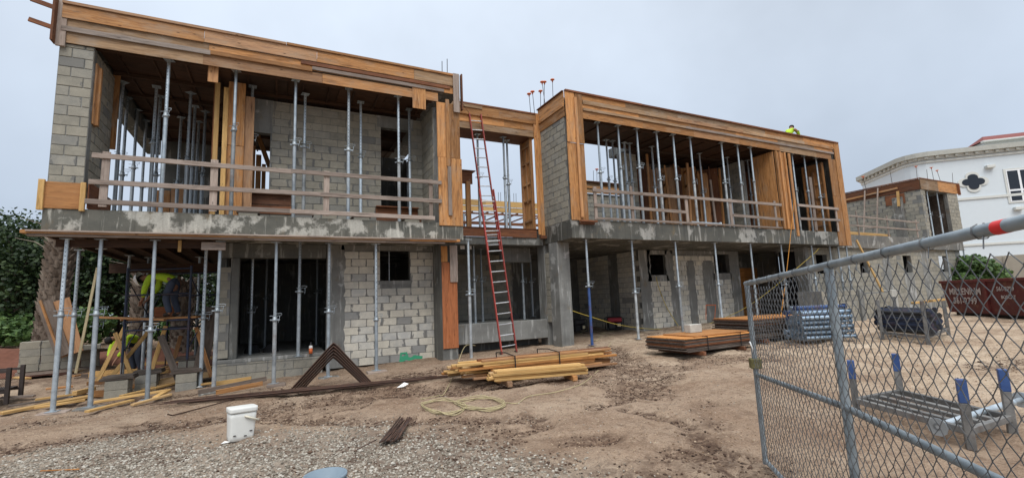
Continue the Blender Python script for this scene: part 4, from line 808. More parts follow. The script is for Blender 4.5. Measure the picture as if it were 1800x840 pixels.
# ------------------------------------------------------------------ lumber and plywood
def bundle(label, O, d, Ln, layers, mt, zb, wboard=.09, tb=.04, over=.35, straps=(), dun=(.15, .85)):
    O = V(O); d = V((d[0], d[1], 0)).normalized(); n_ = V((-d.y, d.x, 0)); o = thing('lumber_bundle', label, 'lumber', O, 'stacked lumber bundles'); z = zb
    for k_, cnt in enumerate(layers):
        for j in range(cnt):
            y = (j+.5)*(wboard+.006)+jit(.012)+.03*(k_ % 2)
            if mt == 'mix': m2 = random.choice(['new_lumber', 'new_lumber', 'form_wood', 'form_wood', 'orange_ply', 'form_wood_dark'])
            else: m2 = mt
            s0 = jit(over); s1 = Ln+jit(over); a = O+d*s0+n_*y; b_ = O+d*s1+n_*(y+jit(.03)); a.z = z+jit(.003); b_.z = z+jit(.004)
            plank('board', a, b_, wboard, tb, m2, o, (0, 0, 1))
        z += tb+.004
    W = max(layers)*(wboard+.006)
    for s in dun:
        a = O+d*Ln*s-n_*.06; b_ = O+d*Ln*s+n_*(W+.06); a.z = zb-.1; b_.z = zb-.1; plank('bearer', a, b_, .09, .095, 'form_wood', o, (0, 0, 1))
    for s in straps:
        a = O+d*Ln*s; pts = [a-n_*.03+V((0, 0, zb-O.z-.0)), a-n_*.02+V((0, 0, z-O.z+.02)), a+n_*W*.5+V((0, 0, z-O.z+.05)), a+n_*(W+.03)+V((0, 0, z-O.z+.01)), a+n_*(W+.03)+V((0, 0, zb-O.z))]; MB().tube(pts, .013, 5, sm=False).build('strap', 'strap_black', o)
    return o
z = g(3.3, 8.6)
bundle('strapped bundle of mixed brown lumber in front of ladder', (3.45, 8.42, z), (1, -.055), 2.6, [9, 10, 10, 9, 8, 6, 5, 3], 'mix', z+.1, over=.55, straps=(.28, .66))
z = g(4.2, 7.9)
bundle('short bundle of pale new lumber on bearers before strapped bundle', (3.50, 7.86, z), (1.68, -.33), 1.80, [4, 4, 4, 3], 'new_lumber', z+.1, over=.09)
def ply_stack(label, O, d, Ln, W, n_, top, zb, jt=.03, straps=(), bear=True):
    O = V(O); d = V((d[0], d[1], 0)).normalized(); q = V((-d.y, d.x, 0)); o = thing('plywood_stack', label, 'plywood', O, 'stacked plywood sheets'); z = zb
    for i in range(n_):
        l2 = Ln*random.choice([1, 1, 1, .97]); c = O+d*jit(jt)+q*(W/2+jit(jt)); a = c.copy(); b_ = c+d*l2; a.z = z; b_.z = z+jit(.006)
        mt = top if i == n_-1 else random.choice(['dark_ply', 'dark_ply', 'dark_ply', 'form_wood_dark']); plank('sheet', a, b_, W+jit(.01), .02, mt, o, (0, 0, 1), .002); z += .0225+random.random()*.006
    if bear:
        for s in (.2, .8): a = O+d*Ln*s-q*.1; b_ = O+d*Ln*s+q*(W+.05); a.z = b_.z = zb-.09; plank('bearer', a, b_, .09, .085, 'form_wood_dark', o, (0, 0, 1))
    for s in straps: a = O+d*Ln*s; MB().tube([a-q*.012+V((0, 0, zb-O.z)), a-q*.012+V((0, 0, z-O.z+.006)), a+q*(W+.012)+V((0, 0, z-O.z+.006)), a+q*(W+.012)+V((0, 0, zb-O.z))], .011, 5, sm=False).build('strap', 'strap_black', o)
    return o, z
z = g(9, 8.3); st, zt = ply_stack('low strapped stack of old plywood sheets with block on top', (8.15, 7.78, z), (1, .03), 2.35, 1.22, 12, 'orange_ply', z+.1, straps=(.3, .8))
plank('sheet', (8.6, 8.42, zt+.004), (10.45, 8.45, zt+.012), 1.0, .022, 'orange_ply', st, (0, 0, 1), .002)
p = onZ(1219, 584, zt+.03); o = thing('concrete_block', 'new pale concrete block resting on low plywood stack', 'block', (p.x, p.y, zt+.03))
MB().cbox((p.x-.2, p.y-.1, zt+.033), (p.x+.2, p.y+.1, zt+.233), .008).build('block_body', 'block_new', o)
z = g(11.5, 8.5); ply_stack('taller stack of dark plywood sheets behind the chain-link gate', (10.85, 8.15, z), (1, -.06), 2.30, 1.25, 21, 'orange_ply', z+.09, .05)
# loose boards on the ground at the left
lo = [((0, 730), (172, 697), .19, .05, 'new_lumber'), ((165, 711), (298, 692), .14, .04, 'new_lumber'), ((152, 729), (232, 708), .1, .04, 'new_lumber'), ((212, 702), (345, 672), .1, .04, 'new_lumber'), ((0, 706), (60, 701), .12, .04, 'old_lumber'), ((62, 705), (152, 693), .12, .04, 'new_lumber'), ((250, 688), (348, 668), .1, .04, 'new_lumber'), ((352, 680), (478, 662), .1, .04, 'new_lumber'),
      ((272, 706), (296, 694), .1, .05, 'new_lumber'), ((170, 672), (262, 657), .1, .04, 'form_wood'), ((122, 656), (232, 641), .1, .04, 'new_lumber'), ((128, 664), (222, 652), .09, .04, 'form_wood'), ((322, 662), (378, 646), .14, .04, 'new_lumber'), ((26, 668), (50, 672), .1, .04, 'new_lumber'), ((130, 700), (165, 690), .1, .09, 'new_lumber'), ((15, 716), (120, 700), .1, .03, 'dark_ply'), ((180, 690), (240, 682), .2, .03, 'dark_ply'), ((186, 648), (262, 641), .1, .04, 'new_lumber'), ((255, 665), (300, 652), .1, .04, 'form_wood'), ((80, 690), (128, 684), .09, .04, 'form_wood'), ((60, 720), (150, 706), .09, .04, 'new_lumber'), ((232, 716), (300, 700), .09, .04, 'new_lumber'), ((205, 668), (300, 646), .09, .04, 'new_lumber'), ((140, 645), (205, 640), .09, .04, 'new_lumber')]
for i, (a, b_, w_, t_, mt) in enumerate(lo):
    A_, B_ = onG(*a), onG(*b_); A_.z = g(A_.x, A_.y)+.015+.012*(i % 5); B_.z = g(B_.x, B_.y)+.02+.015*((i*3) % 5)
    tag(plank('loose_board', A_, B_, w_, t_, mt, None, (0, 0, 1)), f'loose {"pale" if mt == "new_lumber" else "brown"} board on dirt under left slab, number {ORD[i]} of the scatter', 'board', 'loose boards under the left slab')
def lean(label, a, b_, w_, t_, mt, nrm=(0, -1, 0)): tag(plank('leaning_board', a, b_, w_, t_, mt, None, nrm), label, 'board')
a = onG(168, 676); lean('pale stud leaning up to scaffold platform, left one', a, a+V((.42, .35, 1.35)), .09, .04, 'new_lumber'); a = onG(186, 674); lean('pale stud leaning up to scaffold platform, right one', a, a+V((.92, .35, 1.5)), .09, .04, 'new_lumber')
a = dep(134, 655, 10.6); lean('thin yellow pole leaning against left slab edge', a, dep(172, 470, 10.8), .05, .04, 'pvc'); a = onG(145, 662)
p = dep(108, 622, 12.2); o = thing('leaning_plywood', 'orange and dark plywood offcuts leaning by the palm trunk', 'plywood', p); plank('sheet', dep(112, 625, 12.2), dep(78, 530, 12.4), .35, .02, 'dark_ply', o, (-.3, -1, .2)); plank('sheet', dep(128, 622, 12.3), dep(104, 528, 12.5), .5, .02, 'orange_ply', o, (-.3, -1, .2)); plank('stud', dep(106, 622, 12.0), dep(72, 528, 12.2), .05, .05, 'form_wood', o, (-.3, -1, .2))
tag(plank('leaning_board', dep(315, 668, 10.6), dep(283, 590, 10.9), .14, .04, 'dark_ply', None), 'dark plank leaning under scaffold platform', 'board'); tag(plank('leaning_board', dep(350, 660, 11.4), dep(375, 540, 11.8), .3, .03, 'dark_ply', None), 'wide dark plank leaning by scaffold right post', 'board')
random.seed(31)
for i in range(16):
    px_, py_ = random.uniform(120, 385), random.uniform(622, 700); a = onG(px_, py_); ang = random.uniform(-.5, .6); ln = random.uniform(.5, 1.7); b_ = a+V((math.cos(ang)*ln, math.sin(ang)*ln*.6, 0)); a.z = g(a.x, a.y)+.05+.02*(i % 6); b_.z = g(b_.x, b_.y)+.06+.03*((i*5) % 7)
    tag(plank('scrap_board', a, b_, random.choice([.09, .09, .14]), .04, random.choice(['new_lumber', 'new_lumber', 'form_wood', 'dark_ply'])), f'scrap board lying in timber clutter round scaffold, {ORD[i]} of the heap', 'board', 'scrap boards round the scaffold')
for i, (q0, q1, dd) in enumerate((((262, 665), (292, 572), 11.0), ((372, 662), (345, 575), 11.2), ((232, 660), (203, 585), 11.5), ((300, 655), (318, 590), 11.6))): lean(f'timber strut leaning in clutter round scaffold, {ORD[i]} of four', dep(*q0, dd), dep(*q1, dd+.2), .09, .04, random.choice(['new_lumber', 'form_wood']))
p = onG(180, 640); tag(plank('flat_sheet', dep(135, 620, 13.4), dep(205, 612, 13.2), 1.1, .02, 'weathered_slab', None, (0, .1, 1)), 'pale grey sheet lying on soil near the palm', 'sheet')

# ------------------------------------------------------------------ steel: rebar, hoses, stacks of shores, racks
o = thing('rebar_pile', 'long dark pile of straight rebar lying along front of left block', 'rebar', onG(500, 690)); A0, B0 = onG(265, 716), onG(800, 664); d = (B0-A0).normalized(); n_ = V((-d.y, d.x, 0))
for i in range(34):
    q = jit(.17); s0 = random.uniform(-.2, 1.6); s1 = (B0-A0).length-random.uniform(-.2, 1.8); h_ = .02+random.random()*.07*(1-abs(q)*3); pts = []
    for k_ in range(5):
        t_ = s0+(s1-s0)*k_/4; p = A0+d*t_+n_*(q+jit(.03)); p.z = g(p.x, p.y)+h_+.005; pts.append(p)
    MB().tube(pts, .008, 5).build('rebar', 'rebar_rust', o)
for s, r_ in ((.78, .06), (.84, .05), (.12, .07), (.45, .05)):
    c = A0.lerp(B0, s)+n_*.02; c.z = g(c.x, c.y)+.08; MB().tube([c, c+d*.35+n_*.02, c+d*.42+n_*.1, c+d*.35+n_*.16, c-d*.05+n_*.15], .007, 5).build('hooked_bar', 'rebar_rust', o)
a, b_ = onG(303, 732), onG(412, 703); tag(MB().tube([a+V((-.06, -.05, .06)), a+V((0, 0, .02)), a.lerp(b_, .5)+V((0, 0, .02)), b_+V((0, 0, .02))], .011, 5).build('bent_rod', 'rebar_rust'), 'single rusty rod lying in front of rebar pile', 'rod')
o = thing('bent_rebar_stack', 'stack of rusty rebar bent into an upright peak', 'rebar', onG(585, 680)); pL, pR = onG(512, 684), onG(652, 672)
for i in range(24):
    k_ = i*.016; yo = V((0, (i % 5)*.036-.06, 0)); a = pL.lerp(pR, .05*k_/.4)+yo+V((k_*.55, 0, .02)); c = pR+yo-V((k_*.55, 0, -.02)); ap = pL.lerp(pR, .52)+yo; ap.z = g(ap.x, ap.y)+.90-k_*.85
    pts = [a, a.lerp(ap, .5), a.lerp(ap, .88), a.lerp(ap, .96)+V((.01, 0, .0)), ap-V((0, 0, .02)), c.lerp(ap, .96)-V((.01, 0, 0)), c.lerp(ap, .88), c.lerp(ap, .5), c]; MB().tube(pts, .013, 6).build('bent_bar', 'rebar_rust', o)
o = thing('stake_bundle', 'small fanned bundle of rusty form stakes on gravel', 'stakes', onG(690, 775)); c = onG(668, 782)
for i in range(16):
    t_ = i/15; a = c+V((t_*.22, jit(.03), 0)); e_ = onG(700+t_*26+jit(4), 744+jit(5)); a.z = g(a.x, a.y)+.02+.03*random.random(); e_.z = g(e_.x, e_.y)+.03+.05*random.random(); MB().tube([a, e_], .010, 5).build('stake', 'rebar_rust' if i % 4 else 'dark_iron', o)
p = onG(690, 775)
a, b_ = onG(622, 796), onG(662, 778); tag(MB().tube([a+V((0, 0, .02)), b_+V((0, 0, .04))], .006, 5).build('tie_rod', 'rebar_rust'), 'thin rod on gravel left of the stakes', 'rod')
def hose(name, label, pts, r_, mt, cat='hose'):
    q = [V(p_) for p_ in pts]; fine = []
    for i in range(len(q)-1):
        p0, p1, p2, p3 = q[max(i-1, 0)], q[i], q[i+1], q[min(i+2, len(q)-1)]
        for k_ in range(6):
            t_ = k_/6; fine.append(.5*((2*p1)+(-p0+p2)*t_+(2*p0-5*p1+4*p2-p3)*t_*t_+(-p0+3*p1-3*p2+p3)*t_**3))
    fine.append(q[-1]); return tag(MB().tube(fine, r_, 6).build(name, mt), label, cat)
def gp(x, y, h=.012): p = onG(x, y); return V((p.x, p.y, gfull(np.array(p.x), np.array(p.y))+h))
loops = []
for cx, cy, rx, ry, n_ in ((845, 712, 38, 11, 34), (778, 716, 34, 11, 26)):
    for i in range(n_):
        a = i*.83+jit(.15); loops.append(gp(cx+rx*math.cos(a)*(1+.22*math.sin(i*1.7))+jit(4), cy+ry*math.sin(a)*(1+.2*math.cos(i*2.1)), .012+.0012*i))
    loops.append(gp(cx-30, cy+6, .02))
pts = [gp(*q) for q in ((1075, 602), (1066, 612), (1070, 628), (1050, 648), (1030, 668), (1012, 680), (975, 690), (930, 698), (910, 710), (890, 708))]+loops
hose('hose', 'tangled yellow hose coiled on dirt before the lumber', pts, .007, 'hose_yellow')
hose('electric_cable', 'yellow cable hanging over lumber ends to the ground', [gp(740, 702), gp(770, 690), gp(782, 684), gp(800, 660, .12), gp(818, 636, .40), gp(836, 628, .3)], .008, 'hose_yellow', 'cable')
hose('rope', 'yellow rope strung sagging across front of right lower wall', [onY(1003, 545, 12.3), onY(1040, 557, 12.6), onY(1090, 571, 13.2), onY(1150, 578, 13.8), onY(1220, 574, 13.8), onY(1270, 560, 13.6), onY(1330, 528, 12.6), onY(1420, 455, 11.7), onY(1440, 436, 11.5)], .012, 'rope_yellow', 'rope')
hose('hose', 'yellow hose hanging down from left window of right lower wall', [onY(1153, 486, 13.95), onY(1158, 505, 13.9), onY(1172, 540, 13.9), onY(1192, 572, 13.85)], .014, 'rope_yellow')
hose('rope', 'orange rope hanging from right balcony down to gate', [onY(1396, 352, RY-.1), onY(1388, 430, RY-.12), onY(1380, 500, RY-.2), onY(1372, 560, RY-.3)], .012, 'rope_orange', 'rope')
for i, (q) in enumerate((((1035, 590), (1048, 600), (1060, 586), (1075, 592)), ((1020, 585), (1035, 578), (1055, 584), (1080, 580)))): hose('hose', f'yellow hose loop lying near generators, {("nearer", "farther")[i]} one', [gp(*r_) for r_ in q], .014, 'hose_yellow')
# stack of closed shores lying behind the gate
e0 = V((11.62, 7.28, 0)); d = V((.93, -.36, 0)).normalized(); n_ = V((-d.y, d.x, 0)); zb = g(11.5, 7.4)+.06
def lying(c, d, Ln, r_, mt, label, grp, rr=.068, mt2=None):
    d = V(d).normalized(); o = thing('post_shore', label, 'post shore', c, grp); q = d.to_track_quat('Z', 'Y').to_matrix().to_4x4()
    MB().tube([c, c+d*Ln], r_, 10).build('outer_tube', mt, o); MB().tube([c+d*Ln, c+d*(Ln+.18)], r_*.78, 8).build('inner_tube', mt2 or mt, o)
    for s, nm_ in ((0, 'base_plate'), (Ln+.18, 'head_plate')): MB().lathe([(r_*.45, 0), (rr, 0), (rr, .008), (r_*.45, .008), (r_*.45, 0)], 10, 0, Matrix.Translation(c+d*s) @ q, False).build(nm_, mt, o)
    return o
for i in range(7):
    for j in range(5):
        if i == 6 and j in (0, 4): continue
        c = e0+n_*(j*.142+.07*(i % 2))+d*jit(.05); c.z = zb+.07+i*.122
        bl = (i, j) in ((5, 3), (5, 4), (6, 1), (6, 2), (4, 4))
        lying(c, d, 1.15, .044, 'blue_paint' if bl else 'galvanised_blue', f'{"blue painted" if bl else "galvanised"} shore in lying stack behind gate, {ORD[i]} layer up, {ORD[j]} from front', 'shores lying in the stack')
def rack(label, P, Hh, mt='weathered_steel', blue=False, bars=4):
    """steel stacking rack on four corner posts P (ground points, in order round)"""
    o = thing('stacking_rack', label, 'rack', P[0], 'steel stacking racks')
    for p in P:
        z = g(p.x, p.y); M_ = Matrix.Translation((p.x, p.y, z)) @ Matrix.Rotation(.5, 4, 'Z'); q = MB().cbox((-.035, -.035, 0), (.035, .035, Hh*.66 if blue else Hh), .004).build('corner_post', mt, o, M_)
        if blue: MB().cbox((-.036, -.036, Hh*.662), (.036, .036, Hh), .004).build('post_top', 'blue_paint', o, M_)
    Q = [V((p.x, p.y, g(p.x, p.y)+.13)) for p in P]
    for a, b_ in ((0, 1), (1, 2), (2, 3), (3, 0)): plank('base_rail', Q[a], Q[b_], .05, .06, mt, o, (0, 0, 1))
    for i in range(bars): t_ = (i+1)/(bars+1); plank('slat', Q[0].lerp(Q[1], t_)+V((0, 0, .004)), Q[3].lerp(Q[2], t_)+V((0, 0, .004)), .06, .04, mt, o, (0, 0, 1))
    return o
P = [onG(1507, 728), onG(1586, 712), onG(1781, 764), onG(1708, 790)]
rack('near steel stacking rack with blue-topped posts behind the gate', P, .62, blue=True, bars=3)
a = onG(1652, 779); a.z += .12; b_ = onG(1793, 733); b_.z += .14; lying(a+V((0, 0, .03)), b_-a, (b_-a).length-.1, .036, 'galvanised', 'galvanised shore laid across end of near stacking rack', 'shore on the near rack', .085)
P = [onG(1552, 596), onG(1580, 583), onG(1668, 590), onG(1632, 606)]
rack('far steel stacking rack loaded with dark shores', P, .95, bars=2)
d = (P[3]-P[0]).normalized(); n_ = (P[1]-P[0]); wv = n_.length; n_.normalize()
for i in range(4):
    for j in range(5):
        c = P[0]+n_*(j+.4)*wv/5+d*(-.12+jit(.06)); c.z = g(c.x, c.y)+.25+i*.13; lying(c, d, (P[3]-P[0]).length*.98, .045, 'navy_paint' if (i+j) % 3 else 'black_steel', f'dark shore in far stacking rack, {ORD[i]} layer up, {ORD[j]} from its front side', 'dark shores in the far rack', .075)
for i in range(3): c = P[0].lerp(P[3], .35+.2*i)+n_*wv*.5; q = plank('timber_offcut', V((c.x-.1, c.y-.3, g(c.x, c.y)+.80+.03*i)), V((c.x+.25, c.y-.4, g(c.x, c.y)+.82+.03*i)), .1, .05, 'new_lumber', None, (0, 0, 1)); tag(q, f'pale timber offcut on far rack load, {ORD[i]} from left', 'board', 'offcuts on the far rack')
# low block planters in front of the wing
o = thing('block_planter', 'low grey block planter wall in front of wing, left one', 'planter', (20.5, 10.6, .38), 'block planters'); block_wall('planter_wall', o, (17.6, 10.2), (1, 0, 0), (0, -1, 0), 2.3, .28, 1.5, mt='block', budget=40, th=.9); 
o = thing('block_planter', 'low concrete block planter wall in front of wing, right one', 'planter', (22.4, 10.6, .38), 'block planters'); block_wall('planter_wall', o, (20.2, 10.5), (1, 0, 0), (0, -1, 0), 2.6, .3, 1.35, mt='block', budget=40, th=.6); cbox('planter_column', (19.95, 10.15, .28), (20.19, 10.6, 1.5), 'concrete_mid', o); cbox('planter_column', (22.81, 10.4, .28), (23.2, 10.9, 1.42), 'block_new', o)
lean('long pale plank leaning from right balcony corner down to planter', V((22.25, 11.2, 3.6)), V((22.2, 10.45, 1.4)) if False else onY(1552, 516, 10.6), .1, .05, 'new_lumber')

# ------------------------------------------------------------------ chain-link gate
GA, GM = V((3.95, 2.96, 0)), V((2.85, 1.60, 0)); gd = (GM-GA).normalized(); GL = 4.3; gn = V((gd.y, -gd.x, 0))
def gz(s): return 1.712+.062*s/1.8        # top rail height along the gate
o = thing('chain_link_gate', 'galvanised chain-link gate standing open in right foreground', 'gate', GA)
P_ = lambda s, z, d_=0: GA+gd*s+gn*d_+V((0, 0, z))
MB().tube([P_(-.03, gz(0)), P_(GL, gz(GL))], .0225, 14).build('top_rail', 'fence_pipe', o); MB().tube([P_(0, .88), P_(1.72, .98), P_(GL, .99)], .019, 12).build('middle_rail', 'fence_pipe', o); MB().tube([P_(0, .13), P_(GL, .17)], .019, 12).build('bottom_rail', 'fence_pipe', o)
for s, r_ in ((0, .0225), (1.755, .024), (GL, .024)): MB().tube([P_(s, .10), P_(s, gz(s)-.012)], r_, 14).build('upright', 'fence_pipe', o)
MB().tube([P_(3.0, gz(3.0)), P_(3.045, gz(3.045))], .0232, 14).build('red_paint_band', 'fence_red', o)
MB().cbox((-.04, -.045, -.045), (.05, .045, .045), .006, 0, Matrix.Translation(P_(0, .98)) @ Matrix.Rotation(math.atan2(gd.y, gd.x), 4, 'Z')).build('latch', 'gate_latch', o)
MB().tube([P_(0, 1.17, .03), P_(.06, 1.18, .04), P_(.09, 1.12, .03), P_(.05, 1.09, .02)], .006, 6).build('tie_wire', 'paper', o)
mb = MB(); dw, dh = .036, .043; nw = int(GL/dw); nh = int((1.60)/dh)
def warp(s, z): return s+.012*math.sin(z*3.1+s*1.3)+.010*math.sin(s*2.3), z+.012*math.sin(s*1.9+z*2)
wires = MB()
for i in range(nw):
    pts = []
    for j in range(nh+1):
        zz = .14+j*dh; ss_ = (i+.5+(.5 if (j+i) % 2 else -.5)*1.08)*dw; ss_, zz = warp(ss_, zz)
        if zz > gz(ss_)-.02: break
        pts.append(P_(min(max(ss_, .02), GL-.01), zz, .024+(.003 if (j % 2) else -.003)))
    if len(pts) > 2: wires.tube(pts, .0022, 4, caps=False)
q = wires.build('wire_mesh', 'fence_wire', o); q['kind'] = 'stuff'
for i in range(15):
    s = .12+i*.28; zc = gz(s); pts = [P_(s+.004*k_, zc+.027*math.cos(k_*.9), .027*math.sin(k_*.9)) for k_ in range(8)]+[P_(s+.05, zc-.06, .026)]; MB().tube(pts, .0022, 4).build('tie_wire', 'fence_wire', o)

# ------------------------------------------------------------------ dumpster, hedge, garden wall, white house
c0 = onG(1662, 553); dl = V((-.65, -.76, 0)).normalized(); Lh = 6.4
M_ = Matrix.Identity(4); dk = V((-dl.y, dl.x, 0))
for i in range(3): M_[i][0], M_[i][1], M_[i][2], M_[i][3] = dl[i], dk[i], (0, 0, 1)[i], (c0.x, c0.y, g(c0.x, c0.y))[i]
o = thing('dumpster', 'rusty dark red roll-off dumpster with faded white lettering', 'dumpster', mw=M_)
mb = MB(); prof = [(.12, .12), (-.0, 1.28)]
vs = [(.25, .03, .12), (Lh-.15, .03, .12), (Lh, 0, 1.28), (0, 0, 1.28), (.25, 2.2, .12), (Lh-.15, 2.2, .12), (Lh, 2.3, 1.28), (0, 2.3, 1.28)]
mb.add(vs, [(0, 1, 2, 3), (5, 4, 7, 6), (4, 0, 3, 7), (1, 5, 6, 2), (0, 4, 5, 1)]); vi = [(.32, .10, .2), (Lh-.22, .10, .2), (Lh-.07, .07, 1.27), (.07, .07, 1.27), (.32, 2.13, .2), (Lh-.22, 2.13, .2), (Lh-.07, 2.23, 1.27), (.07, 2.23, 1.27)]
mb.add(vi, [(3, 2, 1, 0), (6, 7, 4, 5), (7, 3, 0, 4), (2, 6, 5, 1), (1, 5, 4, 0)]); mb.build('bin', 'dumpster_red', o, world=False)
for a, b_ in (((-.05, -.04, 1.24), (Lh+.05, .08, 1.34)), ((-.05, 2.22, 1.24), (Lh+.05, 2.34, 1.34)), ((-.05, .081, 1.24), (.08, 2.219, 1.34)), ((Lh-.08, .081, 1.24), (Lh+.05, 2.219, 1.34))): MB().cbox(a, b_, .01).build('rim', 'dumpster_red', o, world=False)
for x in (2.35, 4.3): MB().cbox((x, -.045, .15), (x+.12, .03, 1.235), .008).build('rib', 'dumpster_red', o, world=False)
MB().cbox((.3, .2, -.0), (Lh-.2, .35, .119), .006).build('skid', 'dark_iron', o, world=False); MB().cbox((.3, 1.85, -.0), (Lh-.2, 2.0, .119), .006).build('skid', 'dark_iron', o, world=False); MB().cbox((-.12, .3, .95), (-.02, .5, 1.15), .01).build('hook', 'dark_iron', o, world=False)
def text(s_, parent, M4, size, mt, name='lettering'):
    me = TXT[s_].copy(); me.materials.clear(); me.materials.append(MATS[mt]); return put(name, me, parent, local(parent, M4 @ Matrix.Scale(size, 4)))
rx90 = Matrix.Rotation(math.pi/2, 4, 'X')
text('MILLENIUM', o, Matrix.Translation((.45, -.004, .80)) @ rx90, .34, 'white_letter'); text('561-2799', o, Matrix.Translation((.62, .001, .46)) @ rx90, .33, 'white_letter')
text('561-2799', o, Matrix.Translation((2.9, -.004, .92)) @ rx90, .2, 'white_letter'); text('BOBCAT', o, Matrix.Translation((3.05, -.002, .66)) @ rx90, .16, 'white_letter')
def leaves(mb, c, rad, n, size, up=.35, mi=0, fill=.35):
    for i in range(n):
        v_ = V((random.gauss(0, 1), random.gauss(0, 1), random.gauss(0, 1))).normalized(); r_ = (fill+(1-fill)*random.random()**.6)
        p = V((c[0]+v_.x*rad[0]*r_, c[1]+v_.y*rad[1]*r_, c[2]+v_.z*rad[2]*r_)); nn = (v_*.7+V((jit(1), jit(1), jit(1)+up))).normalized(); a = nn.orthogonal().normalized(); a = (a*math.cos(i)+nn.cross(a)*math.sin(i)); b_ = nn.cross(a); s = size*random.uniform(.6, 1.3)
        mb.add([p-a*s*.5, p-a*s*.25+b_*s*.42-nn*s*.06, p+a*s*.3+b_*s*.38, p+a*s*.62-nn*s*.1, p+a*s*.3-b_*s*.38, p-a*s*.25-b_*s*.42-nn*s*.06], [(0, 1, 2, 3), (0, 3, 4, 5)], mi)
def tree(name, label, base, H, rad, n, size, mt, grp, clumps=9, trunk=.12, cat='tree', zlow=.3):
    base = V(base); o = thing(name, label, cat, base, grp); mb = MB(); tops = []
    mb.tube([base+V((0, 0, -.1)), base+V((jit(.1), jit(.1), H*.3)), base+V((jit(.3), jit(.2), H*.65))], [trunk, trunk*.8, trunk*.4], 8)
    for i in range(clumps):
        a = i*2.4; r_ = rad*(.25+.6*random.random()); z = H*(zlow+(.95-zlow)*((i+.5)/clumps)); c = base+V((r_*math.cos(a), r_*math.sin(a)*.8, z)); tops.append(c); mb.tube([base+V((0, 0, z*.55)), base.lerp(c, .6)+V((0, 0, z*.3)), c], [trunk*.4, trunk*.25, trunk*.1], 5)
    mb.build('trunk', 'bark', o); lb_ = MB()
    for c in tops: leaves(lb_, c, (rad*random.uniform(.4, .6), rad*random.uniform(.4, .6), H*random.uniform(.13, .2)), n//clumps, size, fill=.2)
    lb_.build('crown', mt, o); return o
TG = 'trees behind the left block'
for i, (x, dd, H, rad, n, mt) in enumerate(((-20, 20, 5.6, 2.4, 4600, 'leaf_dark'), (20, 17.5, 4.4, 2.0, 4600, 'leaf_dark'), (75, 21, 5.4, 2.4, 4600, 'leaf_dark'), (140, 19, 4.6, 2.2, 4600, 'leaf_dark'), (205, 21, 5.0, 2.3, 4600, 'leaf_dark'), (265, 19.5, 4.6, 2.2, 4600, 'leaf_dark'), (330, 21, 5.0, 2.3, 4600, 'leaf_dark'), (395, 20, 4.6, 2.1, 2200, 'leaf_dark'), (-90, 19, 5.2, 2.4, 2000, 'leaf_dark'), (455, 22, 4.8, 2.3, 2000, 'leaf_dark'))):
    p = dep(x, 600, dd); tree('broadleaf_tree', f'broad-leaved green tree behind the left block, {ORD[i]} of the row', (p.x, p.y, g(p.x, p.y)), H, rad, int(n*1.35), .12, mt, TG, 16, .12)
for i, (x, dd) in enumerate(((5, 15.5), (45, 16.5), (140, 16.8), (190, 17), (290, 17.5), (-30, 16), (350, 18))):
    p = dep(x, 600, dd); mb = MB(); o = thing('shrub', f'low bright green shrub below the trees at left, {ORD[i]} of the row', 'shrub', (p.x, p.y, g(p.x, p.y)), 'low shrubs under the trees')
    for k_ in range(5): leaves(mb, (p.x+jit(.9), p.y+jit(.5), g(p.x, p.y)+.35+random.random()*.7), (.5, .45, .38), 170, .13, fill=.1)
    mb.build('foliage', 'leaf_mid', o); MB().tube([(p.x, p.y, g(p.x, p.y)-.1), (p.x+.1, p.y, g(p.x, p.y)+.8)], .025, 5).build('stem', 'bark', o)
mb = MB()
for i in range(2200):
    x = random.uniform(-20, 2); y = random.uniform(26, 30); 
leafwall = MB()
for i in range(60): leaves(leafwall, (random.uniform(-26, 8), random.uniform(25.5, 29), random.uniform(.4, 4.6)), (1.4, 1, .9), 130, .28, fill=.1)
tag(leafwall.build('woodland', 'leaf_dark'), 'dark mass of woodland far behind the left block', 'woodland', kind='stuff')
def palm(label, base, H, r_, lean_=(0, 0), fronds=6, zlow=0):
    base = V(base); o = thing('palm_tree', label, 'palm', base, 'palm trunks'); mb = MB()
    P2 = lambda z: base+V((lean_[0]*z/H, lean_[1]*z/H, z)); mb.tube([P2(H*k_/6) for k_ in range(7)], [r_*(1.12-.02*k_) for k_ in range(7)], 14); mb.build('trunk', 'palm_bark', o)
    bt = MB(); z = .05; k_ = 0
    while z < H:
        sz_ = .12 if z < 1.2 else .2
        for j in range(7):
            a = j*6.283/7+(k_ % 2)*.449+jit(.12); c = P2(z); e_ = V((math.cos(a), math.sin(a), 0)); s_ = V((-e_.y, e_.x, 0)); h_ = sz_*random.uniform(.8, 1.25); w_ = .062*random.uniform(.8, 1.2); rr = r_*1.03; out_ = .045+.12*(z/H)**2+random.random()*.04
            bt.add([c+e_*rr-s_*w_*1.2, c+e_*rr+s_*w_*1.2, c+e_*(rr+out_)+s_*w_*.55+V((0, 0, h_)), c+e_*(rr+out_)-s_*w_*.55+V((0, 0, h_)), c+e_*(rr-.05)+V((0, 0, h_*.7)), c+e_*(rr+.03)+V((0, 0, -.01))], [(0, 5, 3), (5, 1, 2), (5, 2, 3), (0, 3, 4), (1, 4, 2), (3, 2, 4)])
        z += .105 if z < 1.2 else .135; k_ += 1
    q = bt.build('leaf_boots', 'palm_bark', o); q['kind'] = 'stuff'
    for j in range(fronds):
        a = j*6.283/max(fronds, 1)+.4; e_ = V((math.cos(a), math.sin(a), 0)); c = P2(H*random.uniform(.82, 1)); pts = [c+e_*r_, c+e_*(r_+.35)+V((0, 0, .25)), c+e_*(r_+.8)+V((0, 0, .36))]; MB().tube(pts, [.018, .012, .006], 5).build('frond_stalk', 'leaf_dry', o)
    return o
